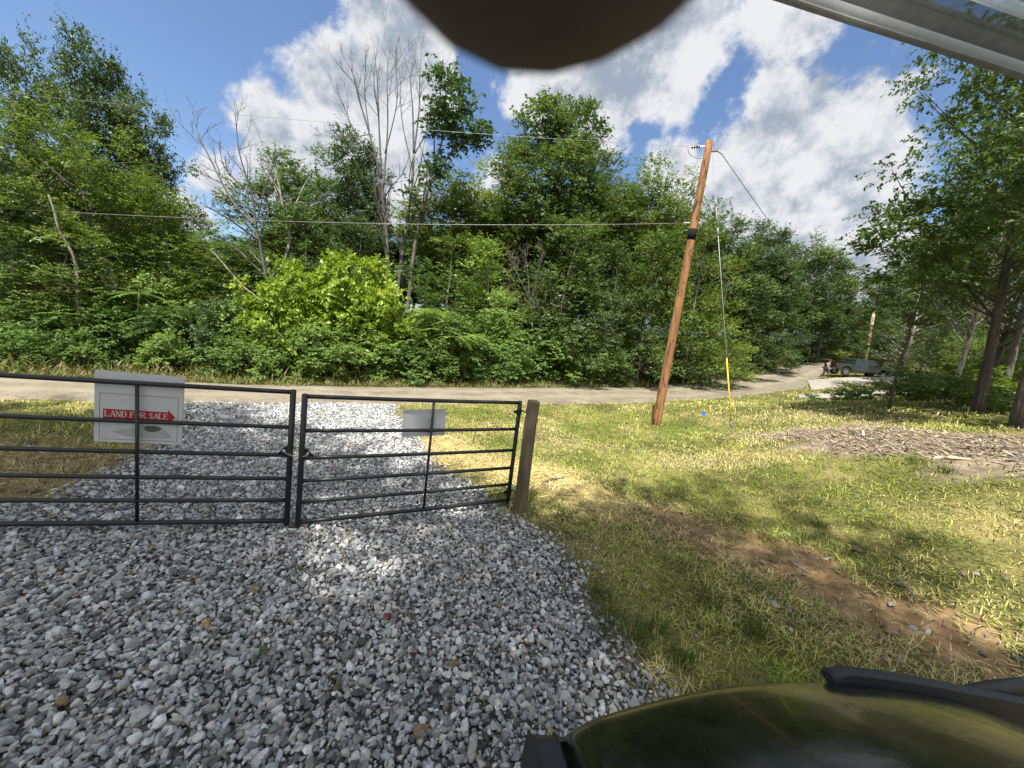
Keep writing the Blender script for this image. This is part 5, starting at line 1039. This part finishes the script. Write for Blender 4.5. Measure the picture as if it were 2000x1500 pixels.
def build_person():
    p = gp(1610, 741); e = empty('person', p, math.pi / 2 - R(150)); e.scale = (1.0,) * 3
    # local +x = walking direction
    N = [(0, 0, .95, .15, .12), (.03, 0, 1.15, .15, .11), (.07, 0, 1.36, .17, .11), (.10, 0, 1.50, .06), (.13, 0, 1.58, .085, .09), (.15, 0, 1.68, .09, .095), (.15, 0, 1.75, .06),
         (-.0, .10, .88, .095), (.20, .11, .50, .065), (.18, .11, .09, .045), (.32, .12, .04, .04), (0, -.10, .88, .095), (-.12, -.11, .48, .065), (-.36, -.11, .14, .045), (-.27, -.11, .04, .04),
         (.07, .21, 1.40, .065), (-.10, .27, 1.14, .05), (-.02, .26, .90, .036), (.02, .26, .80, .035), (.07, -.21, 1.40, .065), (.16, -.27, 1.13, .05), (.34, -.22, 1.0, .036), (.43, -.2, .98, .035)]
    E_ = [(0, 1), (1, 2), (2, 3), (3, 4), (4, 5), (5, 6), (0, 7), (7, 8), (8, 9), (9, 10), (0, 11), (11, 12), (12, 13), (13, 14), (2, 15), (15, 16), (16, 17), (17, 18), (2, 19), (19, 20), (20, 21), (21, 22)]
    skin_mesh('body', N, E_, M['skin'], e, 1)
    sh = [(n[0], n[1], n[2], n[3] * 1.24, (n[4] if len(n) > 4 else n[3]) * 1.24) for n in N]
    def sub(ids, ed, nm, mat, root=0): return skin_mesh(nm, [sh[i] for i in ids], ed, M[mat], e, 1, root)
    sub([0, 1, 2, 15, 16, 19, 20], [(0, 1), (1, 2), (2, 3), (3, 4), (2, 5), (5, 6)], 'shirt', 'cloth_grey')
    sub([0, 7, 8, 9, 11, 12, 13], [(0, 1), (1, 2), (2, 3), (0, 4), (4, 5), (5, 6)], 'trousers', 'cloth_dark')
    mb = MB(); th = np.linspace(0, 2 * math.pi, 13)[:-1]; V = [(.145 + .105 * math.cos(t) * math.cos(a), .105 * math.sin(t) * math.cos(a), 1.69 + .115 * math.sin(a)) for a in (0.05, .5, 1.0, 1.45) for t in th]
    F = [[i * 12 + j, i * 12 + (j + 1) % 12, (i + 1) * 12 + (j + 1) % 12, (i + 1) * 12 + j] for i in range(3) for j in range(12)] + [[36 + j for j in range(12)]]; mb.add(V, F); mb.build('hair', M['hair'], e, True)
    tag(e, 'person in a grey shirt and dark trousers walking behind the parked pickup', 'person')
build_person()
def build_cart():
    p = at(1803, 755, 42.); p[2] = tz(p[0], p[1]); e = empty('utility_cart', p, R(20)); e.scale = (.85,) * 3
    mb = MB(); mb.box((0, 0, 1.72), (1.7, 1.2, .07), bev=.03); mb.build('roof', M['gravel_pale'], e)
    for sx in (-.7, .75):
        for sy in (-.5, .5): mb = MB(); mb.tube([(sx * 1.05, sy, .6), (sx * .95, sy * .95, 1.7)], .03, 8); mb.build('roof_post', M['plastic_black'], e)
    side_poly_box('body', [(-1.2, .32), (1.2, .32), (1.25, .7), (.8, .86), (.65, .55), (-.1, .55), (-.15, .8), (-1.2, .82)], -.6, .6, 'truck_dark', e)
    mb = MB(); mb.box((-.3, 0, .88), (.5, 1.1, .12), bev=.04); mb.box((-.58, 0, 1.12), (.12, 1.1, .45), bev=.04); mb.build('seat', M['plastic_black'], e)
    for sx in (-.8, .8):
        for sy in (-.55, .55): wheel(e, sx, sy, .28, .2, 'plastic_black')
    tag(e, 'small dark utility cart with a flat pale roof, parked beyond the sapling', 'cart')
build_cart()
for (px, y0, y1, D, lb) in [(1581, 686, 678, 60, 'small pale marker post at the far grass bank'), (1716, 706, 690, 64, 'thin pale stake in the weeds behind the pickup')]:
    b = at(px, y0, D); b[2] = tz(b[0], b[1]); t = at(px + 1, y1, D); o = MB(); o.tube([(0, 0, -.2), (0, 0, max(.9, t[2] - b[2]))], .06, 8); o = o.build('marker_post', M['pole_pale'], None, True); o.location = b; tag(o, lb, 'post')

# ------------------------------------------------------------------ the utility vehicle the photograph is taken from
UV = np.array([.985, .175, 0]); UU = np.array([-.175, .985, 0]); UZ = np.array([0, 0, 1.])
M['hood_paint'] = simple('hood_paint', [(.3, (.007, .010, .005)), (.7, (.013, .017, .009))], 40, .22, coat=.4, spec=.4)
M['roof_alu'] = simple('roof_alu', [(.3, (.5, .5, .5)), (.7, (.72, .72, .72))], 25, .38, .85, bmp=.15, bdist=.002)
M['roof_grey'] = simple('roof_grey', [(.3, (.16, .165, .165)), (.5, (.24, .245, .245)), (.7, (.3, .305, .3))], 70, .5, .3, detail=9)
def frostmat(name, c0, c1, tr=.6, rough=.3, see=0):
    m, N, L, b = newmat(name); f = nz(N, L, 60, 8, .7); c = ramp(N, L, f, [(.3, c0), (.7, c1)]); L.new(c, b.inputs['Base Color']); b.inputs['Roughness'].default_value = rough
    t = N.new('ShaderNodeBsdfTranslucent'); L.new(c, t.inputs[0]); ms = N.new('ShaderNodeMixShader'); ms.inputs[0].default_value = tr; L.new(b.outputs[0], ms.inputs[1]); L.new(t.outputs[0], ms.inputs[2]); L.new(ms.outputs[0], N['Material Output'].inputs[0])
    if see:
        tp = N.new('ShaderNodeBsdfTransparent'); m2 = N.new('ShaderNodeMixShader'); m2.inputs[0].default_value = see; L.new(ms.outputs[0], m2.inputs[1]); L.new(tp.outputs[0], m2.inputs[2]); L.new(m2.outputs[0], N['Material Output'].inputs[0])
    return m
M['frost_white'] = frostmat('frost_white', (.8, .82, .82), (.95, .95, .95), .85, see=.6)
M['frost_grey'] = frostmat('frost_grey', (.34, .34, .34), (.52, .52, .515), .65, .5)
def hoodmat():
    m, N, L, b = newmat('hood_gloss'); f = nz(N, L, 190, 3, .6); g = nz(N, L, 9, 7, .7); d = ramp(N, L, g, [(.4, (.005, .007, .004)), (.7, (.013, .014, .009))])
    sp = ramp(N, L, f, [(.70, (0, 0, 0)), (.74, (1, 1, 1))]); L.new(mixn(N, L, sp, d, (.22, .21, .17)), b.inputs['Base Color']); r = ramp(N, L, g, [(.35, (.16, .16, .16)), (.7, (.34, .34, .34))]); L.new(r, b.inputs['Roughness'])
    b.inputs['Coat Weight'].default_value = .25; b.inputs['Coat Roughness'].default_value = .05; b.inputs['Specular IOR Level'].default_value = .35; return m
M['hood_gloss'] = hoodmat()
def glassmat():
    m, N, L, b = newmat('clear_plastic'); tr = N.new('ShaderNodeBsdfTransparent'); tr.inputs[0].default_value = (.82, .85, .86, 1); f = nz(N, L, 45, 7, .7)
    b.inputs['Base Color'].default_value = (.42, .45, .48, 1); b.inputs['Roughness'].default_value = .35
    ms = N.new('ShaderNodeMixShader'); r = N.new('ShaderNodeMapRange'); L.new(f, r.inputs[0]); r.inputs[1].default_value = .3; r.inputs[2].default_value = .8; r.inputs[3].default_value = .28; r.inputs[4].default_value = .6
    L.new(r.outputs[0], ms.inputs[0]); L.new(tr.outputs[0], ms.inputs[1]); L.new(b.outputs[0], ms.inputs[2]); L.new(ms.outputs[0], N['Material Output'].inputs[0]); return m
M['clear_plastic'] = glassmat()
def build_utv():
    e = empty('utility_vehicle', (1.15, .25, tz(1.15, .25))); o0 = np.array(e.location); Wd = lambda v, u, z: UV * v + UU * u + UZ * z - o0
    vz = [(.43, 1.098), (.50, 1.13), (.546, 1.146), (.63, 1.168), (.716, 1.187), (.80, 1.206), (.895, 1.221), (.98, 1.23), (1.07, 1.2345), (1.16, 1.234), (1.258, 1.231), (1.33, 1.226), (1.45, 1.212), (1.6, 1.19), (1.75, 1.16), (1.9, 1.12), (2.02, 1.07), (2.12, 1.0)]
    prof = [(.955, -.42), (.965, -.28), (.955, -.16), (.938, -.07), (.918, -.028), (.89, -.006), (.82, .028), (.74, .06), (.66, .088), (.58, .112), (.5, .132), (.4, .155), (.25, .185), (.1, .213), (.0, .23)]
    V = []; nv = len(vz); npf = len(prof)
    vv = np.linspace(.43, 2.12, 46); zz = np.interp(vv, [a for a, b in vz], [b for a, b in vz]); k = np.ones(5) / 5; zs = np.convolve(np.r_[zz[0], zz[0], zz, zz[-1], zz[-1]], k, 'valid'); zs[0] = zz[0]
    uu = np.linspace(0, len(prof) - 1, 40)
    for v, z in zip(vv, zs):
        edge = max(0, 1 - (v - .43) / .09)
        for q in uu:
            pu = np.interp(q, range(npf), [a for a, b in prof]); pzv = np.interp(q, range(npf), [b for a, b in prof])
            rd = .018 * math.exp(-((v - 1.0) / .2) ** 2) * math.exp(-((pu - .55) / .2) ** 2)
            V.append(Wd(v, pu - .012 * edge, z + pzv - .012 * edge ** 2 + rd))
    n1, n2 = len(vv), len(uu); i = np.arange(n1 * n2).reshape(n1, n2); F = np.stack([i[:-1, :-1], i[1:, :-1], i[1:, 1:], i[:-1, 1:]], -1).reshape(-1, 4)
    me = npmesh('hood', np.array(V), [F], M['hood_gloss'], smooth=True); o = nobj('hood', me, e); s = o.modifiers.new('solid', 'SOLIDIFY'); s.thickness = .012; s.offset = -1
    # left fender block beside the hood, separated by a gap
    mb = MB(); P = []
    for (u, dz) in ((.93, -.4), (.945, -.12), (.925, -.02), (.89, .006), (.6, .03), (.3, .05), (.0, .06), (.0, -.4)):
        for v, z in ((.335, 1.105 + dz), (.412, 1.093 + dz)): P.append(Wd(v, u, z))
    nn = 8; F = [[2 * i, 2 * i + 1, 2 * ((i + 1) % nn) + 1, 2 * ((i + 1) % nn)] for i in range(nn)] + [[2 * i for i in range(nn)][::-1], [2 * i + 1 for i in range(nn)]]
    mb.add(P, F); o = mb.build('fender', M['plastic_black'], e); bv = o.modifiers.new('bevel', 'BEVEL'); bv.width = .008; bv.segments = 2
    # front bar
    T = [(1.310, 1.258, 1.224), (1.316, 1.268, 1.216), (1.335, 1.268, 1.214), (1.374, 1.274, 1.207), (1.46, 1.262, 1.18), (1.56, 1.246, 1.16), (1.667, 1.228, 1.139), (1.78, 1.206, 1.112), (1.907, 1.179, 1.082), (2.05, 1.152, 1.045), (2.2, 1.122, 1.01), (2.3, 1.1, .99)]
    V = []
    for v, zt, zb in T:
        zt -= .009; zb += .004; r = .010; 
        for (u, z) in ((.94, zb), (.943, (zt + zb) / 2), (.94, zt - r), (.93, zt - .002), (.912, zt), (.898, zt - r * .6), (.893, (zt * .55 + zb * .45)), (.888, zb + .002), (.893, zb - .02)): V.append(Wd(v, u, z))
    m_ = 9; nT = len(T); F = [[i * m_ + j, i * m_ + (j + 1) % m_, (i + 1) * m_ + (j + 1) % m_, (i + 1) * m_ + j] for i in range(nT - 1) for j in range(m_)]; mb = MB(); mb.add(V, F + [list(range(m_))[::-1], [(nT - 1) * m_ + j for j in range(m_)]]); o = mb.build('front_bar', M['plastic_black'], e); bv = o.modifiers.new('bevel', 'BEVEL'); bv.width = .004; bv.segments = 2; bv.limit_method = 'ANGLE'
    mb = MB(); V = []
    for v, zt, zb in ((1.97, 1.085, 1.05), (2.0, 1.10, 1.05), (2.06, 1.113, 1.05), (2.16, 1.125, 1.05), (2.3, 1.13, 1.05)):
        for (u, z) in ((.99, zb), (.995, zt - .02), (.985, zt), (.96, zt), (.955, zb)): V.append(Wd(v, u, z))
    F = [[i * 5 + j, i * 5 + (j + 1) % 5, (i + 1) * 5 + (j + 1) % 5, (i + 1) * 5 + j] for i in range(4) for j in range(5)]; mb.add(V, F + [[0, 4, 3, 2, 1], [20, 21, 22, 23, 24]]); mb.build('brush_guard', M['plastic_black'], e, True)
    # body under the hood and tub
    mb = MB(); rz = math.atan2(UV[1], UV[0]); mb.box(Wd(1.25, .5, .66), (1.5, .8, .5), rz, bev=.05); mb.box(Wd(1.15, -.75, .5), (1.5, 1.6, .35), rz, bev=.05); mb.box(Wd(1.15, -1.75, .85), (1.5, 1.1, .5), rz, bev=.05); mb.build('body', M['hood_paint'], e)
    for v in (.5, 1.85):
        for u in (.45, -1.75):
            wheel(e, *Wd(v, u, 0)[:2], .33, .26, 'plastic_black'); w = e.children[-1]; w.rotation_euler[2] = rz + math.pi / 2
    # roof: lip, bright bead, grey band, clear pane, next rib -- each profile runs across the vehicle
    v0, v1 = -.35, 2.3; ZR = 2.65
    def across(name, prof, mat, bow=0.010, smooth=True, n=24, closed=True):
        V = []; vs_ = np.linspace(v0, v1, n); m2 = len(prof)
        for v in vs_:
            for (u, z) in prof: V.append(Wd(v, u + bow * (1 - ((v - .98) / 1.33) ** 2), ZR + z))
        F = [[i * m2 + j, (i + 1) * m2 + j, (i + 1) * m2 + (j + 1) % m2, i * m2 + (j + 1) % m2] for i in range(n - 1) for j in range(m2)]; mb = MB(); mb.add(V, F + [list(range(m2)), [(n - 1) * m2 + j for j in range(m2)][::-1]]); return mb.build(name, M[mat], r_, smooth)
    r_ = empty('roof', Wd(0, 0, 0)); r_.parent = e; r_.location = (0, 0, 0)
    cir = lambda u, z, r, n=12: [(u + r * math.cos(a), z + r * math.sin(a)) for a in np.linspace(0, 2 * math.pi, n + 1)[:-1]]
    across('edge_lip', [(.472, -.004), (.472, .016), (.4665, .016), (.4665, -.004)], 'frost_grey', smooth=False)
    across('edge_bead', cir(.4605, .002, .0062), 'frost_white')
    across('edge_band', [(.454, .002), (.454, .012), (.4355, .014), (.436, .004), (.445, .001)], 'frost_grey')
    across('clear_pane', [(.436, .006), (.436, .009), (.4105, .009), (.4105, .006)], 'clear_plastic', smooth=False)
    across('rib', cir(.4035, .004, .0065), 'frost_white'); across('roof_panel', [(.397, .004), (.397, .014), (-1.6, .04), (-1.6, .03)], 'clear_plastic', smooth=False)
    for (va, ua, za, vb, ub, zb2) in ((2.25, .3, 1.1, 2.15, .1, 2.62), (2.1, -1.3, .8, 2.1, -1.2, 2.62), (.2, -1.3, .8, .2, -1.2, 2.62)):
        mb = MB(); mb.tube([Wd(va, ua, za), Wd(vb, ub, zb2)], .025, 10); mb.build('cage_post', M['plastic_black'], e, True)
    mb = MB(); mb.tube([Wd(-.3, -.2, 2.69), Wd(-.3, -1.2, 2.69), Wd(.2, -1.25, 2.66)], .02, 10); mb.build('roof_frame', M['plastic_black'], e, True)
    mb = MB(); mb.box(Wd(1.25, -.75, .85), (1.2, .5, .16), rz, bev=.05); mb.box(Wd(1.25, -1.05, 1.15), (1.2, .14, .6), rz, bev=.05); mb.build('seat', M['plastic_black'], e)
    tag(e, 'dark green utility vehicle whose glossy hood fills the lower right corner', 'utility vehicle')
    # a leaf and a pine needle resting on the hood
    def onhood(px, py):
        d = ray(px, py)
        for t in np.arange(.3, 3, .004):
            p = ORG + d * t; v, u = p @ UV, p @ UU
            if .45 < v < 2.1 and 0 < u < .94:
                z = np.interp(v, [a for a, b in vz], [b for a, b in vz]) + np.interp(-u, [-a for a, b in prof[3:]], [b for a, b in prof[3:]])
                if p[2] < z + .004: return p + UZ * .006
        return p
    p = onhood(1702, 1488); mb = MB(); th = np.linspace(0, 2 * math.pi, 13)[:-1]; V = [(.022 * math.cos(t), .011 * math.sin(t), .003 * math.cos(2 * t)) for t in th]; mb.add(V + [(x, y, z - .0015) for x, y, z in V], [list(range(12)), list(range(12, 24))[::-1]] + [[i, 12 + i, 12 + (i + 1) % 12, (i + 1) % 12] for i in range(12)]); o = mb.build('fallen_leaf', M['sign_white']); o.location = p; o.rotation_euler[2] = -.6; tag(o, 'small pale oval leaf resting on the glossy hood', 'leaf')
    P = np.array([onhood(1588, 1395), onhood(1612, 1412), onhood(1627, 1432)]); mb = MB(); mb.tube(smoothpath(P, 8) - P[0], .0022, 6); o = mb.build('pine_needle', M['leaf_tan'], None, True); o.location = P[0]; tag(o, 'thin tan pine needle lying on the glossy hood', 'pine needle')
build_utv()

# ------------------------------------------------------------------ the fingertip over the lens
M['finger_skin'] = simple('finger_skin', [(.3, (.125, .082, .105)), (.7, (.155, .10, .128))], 300, .6, spec=.3)  # base colour darkened to carry the shade a phone would cast here
def build_finger():
    C3 = lambda x, y, z: CM @ np.array([x, y, z])          # metres in the camera's own axes, to place the hand that holds it
    tip = C3(.0015, .0243, -.0132); e = empty('finger', ORG + tip)
    L = lambda x, y, z: C3(x, y, z)                        # relative to the tip centre
    N = [(*L(0, -.0025, 0), .0110, .0106), (*L(0, .008, .0), .0111, .0100), (*L(0, .020, .002), .0084, .0082), (*L(.0, .026, .003), .0088, .0086), (*L(.001, .045, .002), .0092, .009), (*L(.002, .052, .001), .0098, .0094), (*L(.004, .075, -.012), .0105, .010), (*L(.006, .09, -.022), .0125, .012),
         (*L(.018, .125, -.03), .020, .013), (*L(.03, .165, -.03), .024, .017), (*L(.034, .20, -.03), .026, .02),
         (*L(.024, .098, -.035), .0115), (*L(.022, .07, -.05), .0100), (*L(.020, .058, -.032), .0088), (*L(.020, .066, -.016), .0078),
         (*L(.042, .105, -.04), .0110), (*L(.041, .078, -.053), .0096), (*L(.039, .066, -.036), .0084), (*L(.038, .074, -.02), .0074),
         (*L(.058, .118, -.04), .0098), (*L(.058, .096, -.05), .0082), (*L(.056, .086, -.036), .0072), (*L(.055, .092, -.022), .0064),
         (*L(-.004, .14, -.02), .0130), (*L(-.026, .118, -.004), .0112), (*L(-.034, .096, .008), .0098), (*L(-.034, .078, .014), .0082), (*L(0, -.0075, 0), .0086, .0086), (*L(0, -.0105, 0), .0046, .0046)]
    E_ = [(i, i + 1) for i in range(10)] + [(8, 11), (11, 12), (12, 13), (13, 14), (8, 15), (15, 16), (16, 17), (17, 18), (9, 19), (19, 20), (20, 21), (21, 22), (9, 23), (23, 24), (24, 25), (25, 26), (0, 27), (27, 28)]
    skin_mesh('hand', N, E_, M['finger_skin'], e, 2, 9)
    tag(e, 'dark out-of-focus fingertip poking down from the top edge of the view', 'finger')
build_finger()
